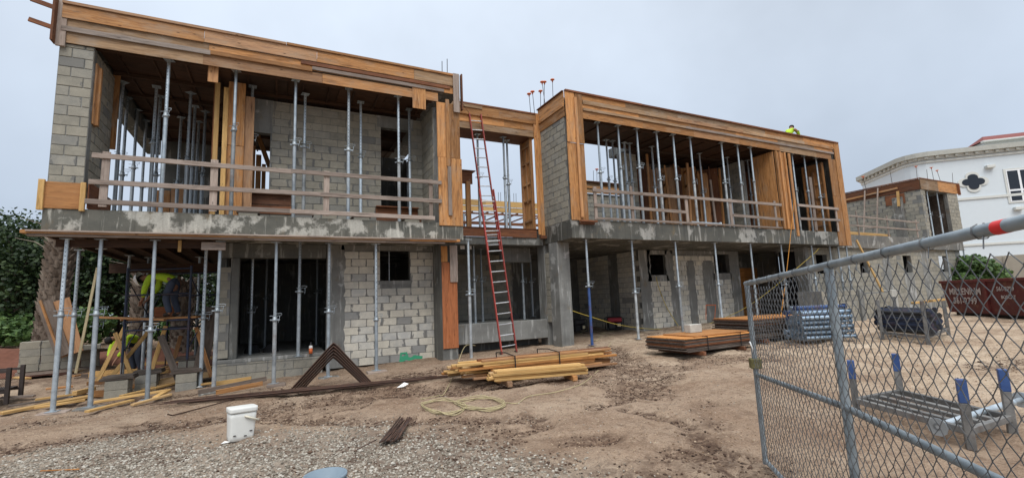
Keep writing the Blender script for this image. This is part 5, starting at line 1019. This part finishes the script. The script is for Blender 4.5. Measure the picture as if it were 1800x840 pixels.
p = dep(77, 622, 14.2); palm('thick palm trunk with shaggy leaf boots left of left block', (p.x, p.y, g(p.x, p.y)), 4.0, .29, (.25, .0), 9)
p = dep(240, 600, 14.8); palm('slim palm trunk behind scaffold', (p.x, p.y, g(p.x, p.y)), 3.0, .2, (.1, 0), 5); p = dep(318, 600, 16.0); palm('short shaggy palm trunk behind scaffold right post', (p.x, p.y, g(p.x, p.y)), 2.7, .28, (0, 0), 6)
# hedge tree and garden wall by the dumpster
p = dep(1718, 540, 25); tree('hedge_tree', 'round green shrub tree behind the dumpster', (p.x, p.y, g(p.x, p.y)), 2.5, 1.6, 3000, .2, 'leaf_mid', None, 9, .08, 'tree', .2)
p = dep(1762, 545, 27.5); q = dep(1990, 545, 24); o = thing('garden_wall', 'beige rendered garden wall behind dumpster', 'wall', p); d = (q-p).normalized(); plank('wall_panel', V((p.x, p.y, 1.6)), V((q.x, q.y, 1.6)), 2.9, .15, 'garden_wall', o, (-d.y*-1, -d.x, 0) if False else (d.y, -d.x, 0))
for t_ in (.1, .32, .55): c = p.lerp(q, t_)+V((d.y, -d.x, 0))*.15; MB().cbox((c.x-.06, c.y-.06, .2), (c.x+.06, c.y+.06, 3.0), .01).build('pilaster', 'garden_wall', o)
hw = V((-.72, .69, 0)).normalized(); hb = V((.69, .72, 0)).normalized(); H0 = V((48.46, 12.53, 0))
HPo = [H0+hw*t_ for t_ in (-16, -8, 0, 6.0)]
for a, ln in ((18, .5), (40, .5), (62, .5), (84, 6.0), (125, 2.5)): HPo.append(HPo[-1]+(hw*math.cos(R(a))+hb*math.sin(R(a)))*ln)
HPo.append(HPo[-1]+hb*.5); HPo.append(HPo[0]+hb*16)
o = thing('white_house', 'large white stuccoed house with dark cornice and quatrefoil window', 'house', H0)
def ring(off, z0, z1, mt, name, n0=0):
    mb = MB(); k_ = len(HPo)-1; cen = sum(HPo, V((0, 0, 0)))/len(HPo); vs = []
    for i in range(k_):
        a, b_, c = HPo[max(i-1, 0)], HPo[i], HPo[min(i+1, k_-1)]; t_ = (c-a).normalized(); nn = V((-t_.y, t_.x, 0)); nn = nn if nn.dot(b_-cen) > 0 else -nn; vs += [b_+nn*off+V((0, 0, z0)), b_+nn*off+V((0, 0, z1)), b_-nn*.3+V((0, 0, z1)), b_-nn*.3+V((0, 0, z0))]
    for i in range(k_-1):
        for j in range(4): mb.add([vs[i*4+j], vs[i*4+(j+1) % 4], vs[i*4+4+(j+1) % 4], vs[i*4+4+j]], [(0, 1, 2, 3)])
    return mb.build(name, mt, o)
ring(0, 0, 10.95, 'stucco', 'wall'); ring(.10, 10.72, 10.86, 'stucco_trim', 'frieze'); ring(.42, 11.15, 11.5, 'cornice', 'cornice'); ring(.18, 10.95, 11.149, 'stucco_trim', 'frieze'); ring(.08, 7.62, 7.80, 'stucco_trim', 'string_course'); ring(.08, 4.2, 4.36, 'stucco_trim', 'string_course')
cpts = []
for a, b_ in zip(HPo[:9], HPo[1:9]):
    n_ = max(1, int((b_-a).length/.55)); cpts += [(a.lerp(b_, t_/n_), (b_-a).normalized()) for t_ in range(n_)]
for c, t_ in cpts:
    nn = V((t_.y, -t_.x, 0)); nn = nn if nn.dot(-hb) > 0 or nn.dot(hw) > .5 else -nn; c = c+nn*.22; MB().box((-.09, -.12, -.07), (.09, .12, .095), 0, Matrix.Translation((c.x, c.y, 11.05)) @ Matrix.Rotation(math.atan2(t_.y, t_.x), 4, 'Z')).build('dentil', 'cornice', o)
rf = MB(); k_ = HPo; rf.add([p_+V((0, 0, 11.3)) for p_ in HPo], [tuple(range(len(HPo)))]); rf.build('flat_roof', 'cornice', o)
def on_house(x, y, off=0):
    d_ = ray(x, y); nn = -hb; t_ = ((H0+nn*off)-CAM).dot(nn)/d_.dot(nn); return CAM+d_*t_
MH = Matrix.Identity(4); hr = -hw
for i in range(3): MH[i][0], MH[i][1], MH[i][2] = hr[i], (0, 0, 1)[i], -hb[i]
def hwin(x0, y0, x1, y1, cols, rows):
    a = on_house(x0, y0); w_ = (on_house(x1, y0)-a).dot(hr); h_ = 2.35; Mw = MH.copy(); Mw.translation = V((a.x, a.y, a.z-h_)); f_ = put('window', None, o, Mw); f_.empty_display_size = .1
    MB().cbox((-.12, -.1, .0), (w_+.12, h_+.12, .05), .01).build('surround', 'stucco_trim', f_, Mw); MB().box((0, 0, .052), (w_, h_, .07)).build('frame', 'window_frame', f_, Mw)
    for i in range(cols):
        for j in range(rows):
            ya, yb = (0, .36*h_) if j == 0 else (.36*h_, h_); MB().box((w_*i/cols+.07, ya+.07, .071), (w_*(i+1)/cols-.07, yb-.07, .078)).build('pane', 'window_glass', f_, Mw)
hwin(1766, 300, 1836, 300, 3, 2); hwin(1860, 290, 1930, 290, 3, 2)
c = on_house(1710, 320, .01); Mq = MH.copy(); Mq.translation = c
def quat(sc, z, name, mt):
    pts = []
    for k_ in range(4):
        a0 = k_*math.pi/2
        for j in range(9): a = a0-1.75+j*3.5/8; pts.append((sc*(.48*math.cos(a0)+.40*math.cos(a)), sc*(.42*math.sin(a0)+.32*math.sin(a)), z))
    n_ = len(pts); mb = MB(); mb.add(pts+[(p_[0], p_[1], -.05) for p_ in pts], [tuple(range(n_))]+[(i, (i+1) % n_, n_+(i+1) % n_, n_+i) for i in range(n_)]); mb.build(name, mt, o, Mq)
quat(1.05, .06, 'quatrefoil_surround', 'stucco_trim'); quat(.78, .09, 'quatrefoil_pane', 'window_glass')
for x, y in ((1738, 294), (1788, 367)): c = on_house(x, y); Mv = MH.copy(); Mv.translation = c; MB().cbox((-.25, -.1, 0), (.25, .12, .3), .02).build('wall_vent', 'stucco_trim', o, Mv)
# gabled tile-roofed dormer on top
c = on_house(1757, 257)+hb*2.2; c.z = 11.3; Mg = MH.copy(); Mg.translation = c
MB().add([(0, 0, 0), (7, 0, 0), (7, 1.15, 0), (.45, 1.15, 0), (0, 0, -2), (7, 0, -2), (7, 1.15, -2), (.45, 1.15, -2)], [(0, 1, 2, 3), (7, 6, 5, 4), (0, 3, 7, 4), (3, 2, 6, 7)]).build('gable', 'stucco_trim', o, Mg)
MB().add([(.2, 1.12, .3), (7, 1.12, .3), (7, 1.75, -1), (.9, 1.75, -1), (.2, 1.14, -2), (7, 1.14, -2)], [(0, 1, 2, 3), (0, 3, 4), (3, 2, 5, 4)]).build('tile_roof', 'roof_tile', o, Mg)
MB().cbox((.15, 1.0, .0), (7, 1.13, .35), .02).build('eaves', 'stucco_trim', o, Mg)
# ------------------------------------------------------------------ capped rebar dowels above the roofs
def dowel(x, ybot, ytop, Y_, label, grp, cap=True, dx=0):
    a = onY(x+dx, ybot, Y_); b_ = onY(x, ytop, Y_); o = thing('rebar_dowel', label, 'rebar', a, grp); MB().tube([a-V((0, 0, .35)), b_], .011, 6).build('bar', 'dark_iron', o)
    if cap: MB().lathe([(.0, .03), (.085, .025), (.085, .0), (.03, -.01), (.022, -.09), (.0, -.09)], 8, 0, Matrix.Translation(b_)).build('safety_cap', 'orange_cap', o)
for i, (x, yb, yt, dx) in enumerate(((930, 195, 166, 3), (936, 195, 162, 4), (950, 192, 161, 0), (953, 190, 145, 7), (957, 188, 145, -2), (971, 178, 141, 1))): dowel(x, yb, yt, 14.6, f'orange-capped rebar dowel left of right roof corner, {ORD[i]} from left', 'capped dowels beside the right roof', True, dx)
for i, (x, yb, yt) in enumerate(((777, 132, 108), (786, 134, 104))): dowel(x, yb, yt, 13.5, f'bare rebar dowel on right end of left roof, {("left", "right")[i]} one', 'bare dowels on the left roof', False)
for i, (x, yb, yt, dx) in enumerate(((1517, 330, 311, 6), (1564, 320, 298, 4), (1610, 314, 293, 2), (1629, 316, 298, 1), (1637, 318, 295, 5), (1647, 320, 300, 8), (1674, 325, 304, 0))): dowel(x, yb, yt, 13.6, f'rebar dowel rising above wing roof, {ORD[i]} from left', 'dowels on the wing roof', i in (0, 2, 4, 5), dx)
for i, (x, yb, yt) in enumerate(((876, 352, 338), (880, 353, 338), (903, 356, 340), (907, 357, 340))): dowel(x, yb, yt, 21, f'distant rebar dowel beyond central opening, {ORD[i]} from left', 'distant dowels in the central opening', False)
for i, (x, yb, yt) in enumerate(((1043, 325, 300), (1049, 325, 298), (1053, 325, 308))): dowel(x, yb, yt, 18, f'rebar dowel above rear form behind right balcony, {ORD[i]} from left', 'dowels behind the right balcony', i == 1)

# ------------------------------------------------------------------ block pallets, cage, small things
o = thing('block_pallet', 'stack of grey concrete blocks on pallet at far left', 'blocks', dep(60, 660, 12.6), 'concrete block stacks'); c = dep(30, 662, 12.4); zz = c.z; bx = V((.95, .25, 0)).normalized(); by = V((-bx.y, bx.x, 0)); MB_ = Matrix.Identity(4)
for i in range(3): MB_[i][0], MB_[i][1], MB_[i][2], MB_[i][3] = bx[i], by[i], (0, 0, 1)[i], c[i]
for k_ in range(4):
    for i in range(4):
        for j in range(2):
            if k_ == 3 and (i == 3 or (i == 2 and j == 0)): continue
            put('block', shared(('block', .40, .2, 'block'), 'block', lambda q: q.cbox((-.2, -.1, 0), (.2, .1, .195), .006)), o, MB_ @ Matrix.Translation((.2+i*.41+jit(.01), .1+j*.21, .1+k_*.2)))
for j in range(2): plank('pallet_board', MB_ @ V((-.05, .1+j*.22, .0)), MB_ @ V((1.7, .1+j*.22, .0)), .16, .09, 'old_lumber', o, (0, 0, 1))
for i, (x, y, dd, nz, lab) in enumerate(((330, 660, 10.7, 1, 'single block footing with dark slate top under scaffold right leg'), (208, 690, 10.2, 1, 'block footing with dark slab under scaffold left leg'), (333, 628, 11.6, 2, 'two-high block pier beside the scaffold'), (260, 665, 10.9, 1, 'block footing with dark board beneath scaffold centre'))):
    p = dep(x, y, dd); z0 = g(p.x, p.y)-.05; o = thing('block_footing', lab, 'blocks', (p.x, p.y, z0), 'block footings under the scaffold')
    for k_ in range(nz+1):
        for j in range(2): MB().cbox((p.x-.2, p.y-.2+j*.205, z0+k_*.2), (p.x+.2, p.y-.003+j*.205, z0+k_*.2+.196), .008).build('block', 'block', o)
    plank('slate_pad', (p.x-.3, p.y, z0+.2*(nz+1)), (p.x+.3, p.y, z0+.2*(nz+1)+.01), .42, .05, 'dark_ply', o, (0, 0, 1)); plank('slate_pad', (p.x-.25, p.y+.03, z0+.2*(nz+1)+.052), (p.x+.28, p.y+.02, z0+.2*(nz+1)+.055), .36, .04, 'dark_ply', o, (0, 0, 1))
p = onG(393, 672); o = thing('concrete_block', 'hollow concrete block standing on end by doorway curb', 'block', (p.x, p.y, p.z)); M_ = Matrix.Translation((p.x, p.y+.1, p.z)) @ Matrix.Rotation(-.5, 4, 'Z')
for a, b_ in (((-.1, -.2, 0), (.1, .2, .03)), ((-.1, -.2, .19), (.1, .2, .215)), ((-.1, -.2, .375), (.1, .2, .405)), ((-.1, -.2, .031), (-.07, .2, .189)), ((.07, -.2, .031), (.1, .2, .189)), ((-.1, -.2, .216), (-.07, .2, .374)), ((.07, -.2, .216), (.1, .2, .374))): MB().box(a, b_).build('block_web', 'block_new', o, M_)
# mesh cage at the left edge
p = dep(8, 690, 9.9); o = thing('mesh_cage', 'dark steel mesh fire basket cut by left photo edge', 'cage', (p.x, p.y, g(p.x, p.y))); z0 = g(p.x, p.y); W_ = .55
for sx in (-1, 1):
    for sy in (-1, 1): MB().cbox((p.x-.25+sx*.40-.035, p.y+sy*.3-.035, z0), (p.x-.25+sx*.40+.035, p.y+sy*.3+.035, z0+.74), .004).build('leg', 'dark_iron', o)
for z_ in (.22, .64):
    for sy in (-1, 1): MB().box((p.x-.61, p.y+sy*.3-.02, z0+z_), (p.x+.11, p.y+sy*.3+.02, z0+z_+.05)).build('rail', 'dark_iron', o)
mb = MB()
for i in range(26):
    for s in (-1, 1): x0_ = p.x-.6+i*.028; mb.tube([(x0_, p.y-.31, z0+.27), (x0_+s*.18, p.y-.31, z0+.64)], .003, 3, caps=False, sm=False)
q = mb.build('mesh_panel', 'dark_iron', o); q['kind'] = 'stuff'
MB().box((p.x-.6, p.y-.28, z0+.27), (p.x+.1, p.y+.28, z0+.30)).build('floor_tray', 'dark_iron', o)
# cooler
p = onG(421, 775); M_ = Matrix.Translation((p.x, p.y+.1, g(p.x, p.y)+.0)) @ Matrix.Rotation(.32, 4, 'Z') @ Matrix.Rotation(R(2), 4, 'Y') @ Matrix.Scale(.9, 4); o = thing('cooler', 'scuffed white upright cooler jug on gravel edge', 'cooler', mw=M_)
def rbox(name, hx, hy, z0, z1, taper, mt, ch=.035, rows=6):
    mb = MB(); n_ = 20; vs = []; fs = []
    prof = [(0, .90), (.02, 1)]+[(t_/rows, 1) for t_ in range(1, rows)]+[(.98, 1), (1, .93)]
    for t_, k_ in prof:
        for j in range(n_):
            a = 2*math.pi*j/n_; c_, s_ = math.cos(a), math.sin(a); e_ = .28; w_ = (1-taper*(1-t_))*k_; vs.append((hx*w_*math.copysign(abs(c_)**e_, c_), hy*w_*math.copysign(abs(s_)**e_, s_), z0+(z1-z0)*t_))
    for i in range(len(prof)-1):
        for j in range(n_): fs.append((i*n_+j, i*n_+(j+1) % n_, (i+1)*n_+(j+1) % n_, (i+1)*n_+j))
    fs += [tuple(range(n_-1, -1, -1)), tuple((len(prof)-1)*n_+j for j in range(n_))]; mb.add(vs, fs, 0, True); return mb.build(name, mt, o, world=False)
rbox('body', .175, .125, .0, .385, .12, 'cooler_white'); rbox('lid', .185, .135, .388, .46, 0, 'cooler_white', rows=3)
MB().tube([(.015, -.118, .335), (.02, -.145, .335), (.185, -.15, .265), (.19, -.1, .262)], .015, 8).build('handle', 'cooler_handle', o, world=False)
for x, z in ((-.11, .08), (.10, .12), (.03, .06)): MB().cbox((x-.015, -.1262, z), (x+.02, -.115, z+.012), .001).build('scuff', 'dark_iron', o, world=False)
# bucket at the bottom edge
p = dep(572, 838, 3.55); z0 = g(p.x, p.y); o = thing('bucket', 'grey-blue plastic bucket cut off by bottom photo edge', 'bucket', (p.x, p.y, z0)); Tm = Matrix.Translation((p.x, p.y, z0))
MB().lathe([(.0, .0), (.125, .0), (.15, .36), (.158, .36), (.158, .385), (.146, .385), (.122, .02), (0, .02)], 28, 0, Tm).build('body', 'bucket_grey', o); MB().lathe([(.152, .30), (.163, .30), (.163, .325), (.153, .325)], 28, 0, Tm).build('band', 'bucket_grey', o)
MB().tube([V((p.x, p.y, z0))+V((.16*math.cos(a), .16*math.sin(a)*.6-.1*math.sin(a)*1.2, .33-.22*math.sin(a))) for a in [k_*math.pi/10 for k_ in range(11)]], .004, 5).build('wire_handle', 'galvanised', o)
# generators, bottle, papers
def generator(label, p, rz, body):
    M_ = Matrix.Translation(p) @ Matrix.Rotation(rz, 4, 'Z'); o = thing('generator', label, 'generator', mw=M_, group='portable generators')
    for y in (-.22, .22): MB().tube([(-.32, y, .03), (-.32, y, .46), (-.26, y, .52), (.26, y, .52), (.32, y, .46), (.32, y, .03), (-.32, y, .03)], .016, 6).build('frame_tube', 'black_steel', o, world=False)
    MB().cbox((-.28, -.19, .32), (.28, .19, .50), .03).build('fuel_tank', body, o, world=False); MB().cbox((-.25, -.17, .06), (.02, .17, .31), .02).build('engine', 'black_steel', o, world=False); MB().cbox((.04, -.2, .10), (.28, .17, .31), .015).build('control_panel', 'black_steel', o, world=False); MB().cbox((.09, -.206, .15), (.22, -.2, .26), .001).build('label_plate', 'pvc', o, world=False)
p = dep(1086, 578, 16.2); generator('red and black portable generator by right lower return wall', V((11.95, 15.0, .3)), -.5, 'generator_red'); generator('black portable generator in shadow of right doorway', V((10.6, 15.6, .27)), .2, 'black_steel')
p = V((.55, 12.98, .52)); q = onY(546, 628, 13.05); o = thing('spray_bottle', 'small orange and white bottle with black cap on curb', 'bottle', (q.x, q.y, .52)); MB().lathe([(0, 0), (.045, 0), (.045, .13), (.0, .13)], 10, 0, Matrix.Translation((q.x, q.y, .521))).build('body', 'orange_cap', o); MB().lathe([(0.045, .131), (.045, .18), (.02, .2), (.0, .2)], 10, 0, Matrix.Translation((q.x, q.y, .521))).build('shoulder', 'paper', o); MB().lathe([(.022, .201), (.022, .28), (0, .28)], 8, 0, Matrix.Translation((q.x, q.y, .521))).build('cap', 'black_steel', o)
for i, (x, y, lab) in enumerate(((456, 697, 'crumpled white paper scrap on rebar pile left'), (708, 677, 'crumpled white paper scrap on rebar pile right'), (399, 778, 'flat white paper scrap beside cooler foot'), (351, 681, 'small white litter scrap by front shore'))):
    p = gp(x, y, .02 if i != 2 else .01); s = .12 if i < 2 else .07; mb = MB(); mb.add([p+V((-s, 0, 0)), p+V((0, -s*.4, .01)), p+V((s, 0, .05 if i < 2 else .005)), p+V((s*.3, s*.3, .08 if i < 2 else .01)), p+V((-s*.4, s*.5, .02))], [(0, 1, 3), (1, 2, 3), (0, 3, 4)]); tag(mb.build('paper_scrap', 'paper'), lab, 'litter', 'paper litter')
a, b_ = gp(70, 833, .02), gp(140, 824, .02); tag(plank('stick', a, b_, .02, .012, 'orange_ply', None, (0, 0, 1)), 'thin reddish stick lying on gravel at lower left', 'stick')
p = onY(468, 637, 13.6); 
for i, (x, y) in enumerate(((443, 620), (476, 618))):
    p = onZ(x, y, .52); mb = MB(); leaves(mb, (p.x, p.y, .6), (.22, .12, .1), 60, .12); q = MB(); q.lathe([(0, .22), (.1, .2), (.17, .1), (.2, 0)], 10, 0, Matrix.Translation((p.x, p.y, .522))); tag(q.build('debris_bag', 'cloth_dark'), f'dark rubbish bag on ground-floor slab, {("left", "right")[i]} one', 'bag', 'rubbish bags in the doorway')
p = onZ(905, 560, 1.0); q = MB(); q.lathe([(0, .13), (.16, .12), (.22, .05), (.25, 0)], 10, 0, Matrix.Translation((p.x, p.y, 1.002)) @ Matrix.Diagonal((1, .4, 1, 1))); tag(q.build('tool_bag', 'cloth_dark'), 'black tool bag on recess low wall', 'bag')
p = dep(200, 605, 14.5); 
mb = MB(); nx_, ny_ = 60, 10; vs = []; fs = []
for i in range(nx_+1):
    for j in range(ny_+1):
        x = -11+9.8*i/nx_; y = 17.9+2.4*j/ny_; h_ = math.sin(math.pi*j/ny_)*(.42+.3*mnoise.noise(V((x*.9, y, 1))))+.09*mnoise.noise(V((x*3, y*3, 4))); vs.append((x, y, g(x, y)-.08+h_*min(1, i/6, (nx_-i)/6)))
for i in range(nx_):
    for j in range(ny_): a = i*(ny_+1)+j; fs.append((a, a+ny_+1, a+ny_+2, a+1))
tag(mb.add(vs, fs, 0, True).build('soil_bank', 'red_tarp'), 'reddish soil bank below the trees at left', 'soil', kind='structure')
# ------------------------------------------------------------------ scaffold
F1, F2 = dep(213, 660, 10.8), dep(328, 650, 10.9); F1.z = F2.z = 0; sdx = (F2-F1).normalized(); sdy = V((-sdx.y, sdx.x, 0)); o = thing('scaffold', 'dark blue tube scaffold with plank platform under left slab', 'scaffold', F1); zb = .33
for j, dy in enumerate((0, 1.5)):
    A_, B_ = F1+sdy*dy, F2+sdy*dy
    for c in (A_, B_): MB().tube([c+V((0, 0, zb+.25)), c+V((0, 0, 2.78))], .028, 8).build('upright', 'navy_paint', o); MB().tube([c+V((0, 0, zb-.02)), c+V((0, 0, zb+.27))], .018, 6).build('screw_jack', 'dark_iron', o); MB().cbox(c+V((-.08, -.08, zb-.03)), c+V((.08, .08, zb-.018)), .002).build('jack_plate', 'dark_iron', o)
    for z_ in (2.72, 2.12, 1.50, 1.30): MB().tube([A_+V((0, 0, z_)), B_+V((0, 0, z_))], .021, 6).build('ledger', 'navy_paint', o)
for c in (F1, F2):
    for z0, z1 in ((.8, 2.5), (2.5, .8)): MB().tube([c+V((0, 0, z0)), c+sdy*1.5+V((0, 0, z1))], .013, 5).build('cross_brace', 'navy_paint', o)
for i in range(4): a = F1+sdy*(.15+i*.3)-sdx*(.35 if i == 1 else .1); plank('platform_plank', a+V((0, 0, 1.53)), F2+sdy*(.15+i*.3)+sdx*(.15)+V((0, 0, 1.53)), .26, .045, 'form_wood' if i < 2 else 'form_wood_dark', o, (0, 0, 1))
MB().cbox(F1+sdx*.45+sdy*.3+V((0, 0, 1.58)), F1+sdx*.8+sdy*.5+V((0, 0, 1.83)), .01).build('toe_box', 'red_ply', o)
tag(plank('loose_plank', F1-sdx*.5-sdy*.12+V((0, 0, 1.62)), F1+sdx*.95-sdy*.05+V((0, 0, 1.50)), .16, .045, 'form_wood', None, (0, 0, 1)), 'brown plank jutting left off scaffold platform', 'board')

# ------------------------------------------------------------------ people
def skinned(name, verts, edges, radii, mt, parent, sub=2):
    me = bpy.data.meshes.new(name); me.from_pydata([tuple(v_) for v_ in verts], edges, []); me.materials.append(MATS[mt]); q = put(name, me, parent, WM[parent.name].copy())
    md = q.modifiers.new('skin', 'SKIN'); md.use_smooth_shade = True; md.branch_smoothing = .6
    for i, r_ in enumerate(radii): sv = me.skin_vertices[0].data[i]; sv.radius = r_ if isinstance(r_, tuple) else (r_, r_); sv.use_root = (i == 0)
    if sub: ss2 = q.modifiers.new('sub', 'SUBSURF'); ss2.levels = sub; ss2.render_levels = sub
    return q
def person(label, J, base, rz, hat, grp='site workers', vest='hi_vis'):
    """J: joints in metres, x right, y towards the face, z up"""
    o = thing('person', label, 'person', base, grp, rz); j = {k_: V(v_) for k_, v_ in J.items()}
    names = ['pelvis', 'waist', 'chest', 'neck', 'head', 'crown']; E_ = [(i, i+1) for i in range(5)]; Vv = [j[n_] for n_ in names]; Rr = [.125, .115, .135, .058, .088, .075]
    def limb(seq, rs, root):
        prev = root
        for n_, r_ in zip(seq, rs): Vv.append(j[n_]); Rr.append(r_); E_.append((prev, len(Vv)-1)); prev = len(Vv)-1
        return prev
    for s in 'LR':
        h = limb(['shoulder'+s, 'elbow'+s, 'wrist'+s, 'palm'+s], [.06, .045, .031, .036], 2); b0 = j['palm'+s]; dd = (j['palm'+s]-j['wrist'+s]).normalized(); sd_ = dd.cross(V((0, 0, 1)))
        sd_ = sd_.normalized() if sd_.length > .1 else V((1, 0, 0))
        for f_ in range(4): k1 = b0+dd*.04+sd_*(f_-1.5)*.02; Vv.append(k1); Rr.append(.010); E_.append((h, len(Vv)-1)); k2 = k1+dd*(.035+.008*(f_ in (1, 2)))+V((0, 0, -.012)); Vv.append(k2); Rr.append(.009); E_.append((len(Vv)-2, len(Vv)-1)); Vv.append(k2+dd*.012+V((0, 0, -.03))); Rr.append(.008); E_.append((len(Vv)-2, len(Vv)-1))
        t0 = b0-sd_*.035+dd*.01; Vv.append(t0); Rr.append(.012); E_.append((h, len(Vv)-1)); Vv.append(t0+dd*.03-sd_*.012); Rr.append(.010); E_.append((len(Vv)-2, len(Vv)-1))
        limb(['hip'+s, 'knee'+s, 'ankle'+s, 'toe'+s], [.09, .062, .045, .035], 0)
    skinned('body', Vv, E_, Rr, 'skin', o)
    T_ = [j['pelvis'], j['waist'], j['chest'], j['neck'].lerp(j['chest'], .35)]; skinned('shirt', T_+[j['shoulderL'], j['elbowL'], j['wristL'].lerp(j['elbowL'], .1), j['shoulderR'], j['elbowR'], j['wristR'].lerp(j['elbowR'], .1)], [(0, 1), (1, 2), (2, 3), (2, 4), (4, 5), (5, 6), (2, 7), (7, 8), (8, 9)], [.142, .14, .158, .085, .082, .066, .05, .082, .066, .05], vest, o)
    skinned('trousers', [j['waist'].lerp(j['pelvis'], .7), j['pelvis'], j['hipL'], j['kneeL'], j['ankleL'], j['hipR'], j['kneeR'], j['ankleR']], [(0, 1), (1, 2), (2, 3), (3, 4), (1, 5), (5, 6), (6, 7)], [.135, .145, .108, .08, .066, .108, .08, .066], 'jeans', o)
    for s in 'LR': skinned('boot', [j['ankle'+s], j['ankle'+s].lerp(j['toe'+s], .4), j['toe'+s]], [(0, 1), (1, 2)], [.062, .055, .045], 'boots', o, 1)
    up_ = (j['crown']-j['head']).normalized(); fw_ = V(J['face']).normalized(); fw_ = (fw_-up_*fw_.dot(up_)).normalized(); sd_ = up_.cross(fw_); Mh = Matrix.Identity(4)
    for i in range(3): Mh[i][0], Mh[i][1], Mh[i][2], Mh[i][3] = sd_[i], fw_[i], up_[i], j['head'][i]
    hm = MB(); hm.lathe([(.0, -.03), (.02, -.02), (.016, .015), (0, .03)], 6, 0, Matrix.Translation((0, .095, -.005))); hm.lathe([(.012, -.02), (.03, 0), (.012, .025)], 6, 0, Matrix.Translation((.088, 0, 0)) @ Matrix.Scale(.4, 4, (1, 0, 0))); hm.lathe([(.012, -.02), (.03, 0), (.012, .025)], 6, 0, Matrix.Translation((-.088, 0, 0)) @ Matrix.Scale(.4, 4, (1, 0, 0))); hm.build('facial_features', 'skin', o, WM[o.name] @ Mh)
    em = MB()
    for s in (-1, 1): em.lathe([(0, -.01), (.012, 0), (0, .01)], 6, 0, Matrix.Translation((s*.033, .088, .03)))
    em.cbox((-.025, .083, -.05), (.025, .09, -.043), .002); em.build('eyes_and_mouth', 'hair', o, WM[o.name] @ Mh)
    MB().lathe([(.098, -.01), (.10, .03), (.09, .07), (.05, .105), (0, .112)], 14, 0, Mh).build('hair', 'hair', o, WM[o.name])
    if hat: MB().lathe([(.15, .055), (.128, .062), (.122, .10), (.10, .145), (.055, .172), (0, .178)], 18, 0, Mh @ Matrix.Translation((0, 0, -.02)) @ Matrix.Diagonal((1.12, 1.3, 1.15, 1))).build('hard_hat', 'hard_hat', o, WM[o.name])
    return o
BEND = dict(pelvis=(0, 0, .86), waist=(0, .16, .97), chest=(0, .42, 1.02), neck=(0, .60, 1.00), head=(0, .74, .95), crown=(0, .83, .92), face=(0, -.1, -1),
            shoulderL=(-.19, .46, .98), elbowL=(-.24, .52, .70), wristL=(-.14, .62, .47), palmL=(-.12, .66, .40), shoulderR=(.19, .46, .98), elbowR=(.24, .54, .70), wristR=(.12, .66, .48), palmR=(.10, .70, .41),
            hipL=(-.10, 0, .82), kneeL=(-.14, .10, .46), ankleL=(-.14, -.02, .08), toeL=(-.16, .13, .04), hipR=(.10, 0, .82), kneeR=(.13, .08, .46), ankleR=(.14, -.05, .08), toeR=(.15, .11, .04))
pp = dep(304, 545, 11.3); rz = math.atan2(sdx.y, sdx.x)+math.pi/2
person('worker in white hard hat and lime shirt bending over scaffold platform', BEND, (pp.x, pp.y, 1.578), rz, True)
pp = dep(243, 600, 13.2); person('worker in lime shirt stooping on ground behind scaffold legs', BEND, (pp.x, pp.y, g(pp.x, pp.y)+.02), 2.4, False)
KNEEL = dict(BEND, pelvis=(0, 0, .42), waist=(0, .12, .56), chest=(0, .32, .72), neck=(0, .44, .80), head=(0, .52, .88), crown=(0, .56, .97), face=(0, 1, -.3), shoulderL=(-.19, .34, .70), elbowL=(-.26, .50, .50), wristL=(-.16, .62, .30), palmL=(-.14, .66, .22), shoulderR=(.19, .34, .70), elbowR=(.26, .50, .50), wristR=(.16, .62, .30), palmR=(.14, .66, .22), hipL=(-.10, 0, .38), kneeL=(-.15, .34, .12), ankleL=(-.15, -.08, .09), toeL=(-.15, -.22, .05), hipR=(.10, 0, .38), kneeR=(.15, .34, .12), ankleR=(.15, -.08, .09), toeR=(.15, -.22, .05))
pp = onY(1385, 236, 11.95); person('worker in lime shirt crouching on right roof, only back and dark cap showing', KNEEL, (pp.x, pp.y, 7.801), -1.35, False)
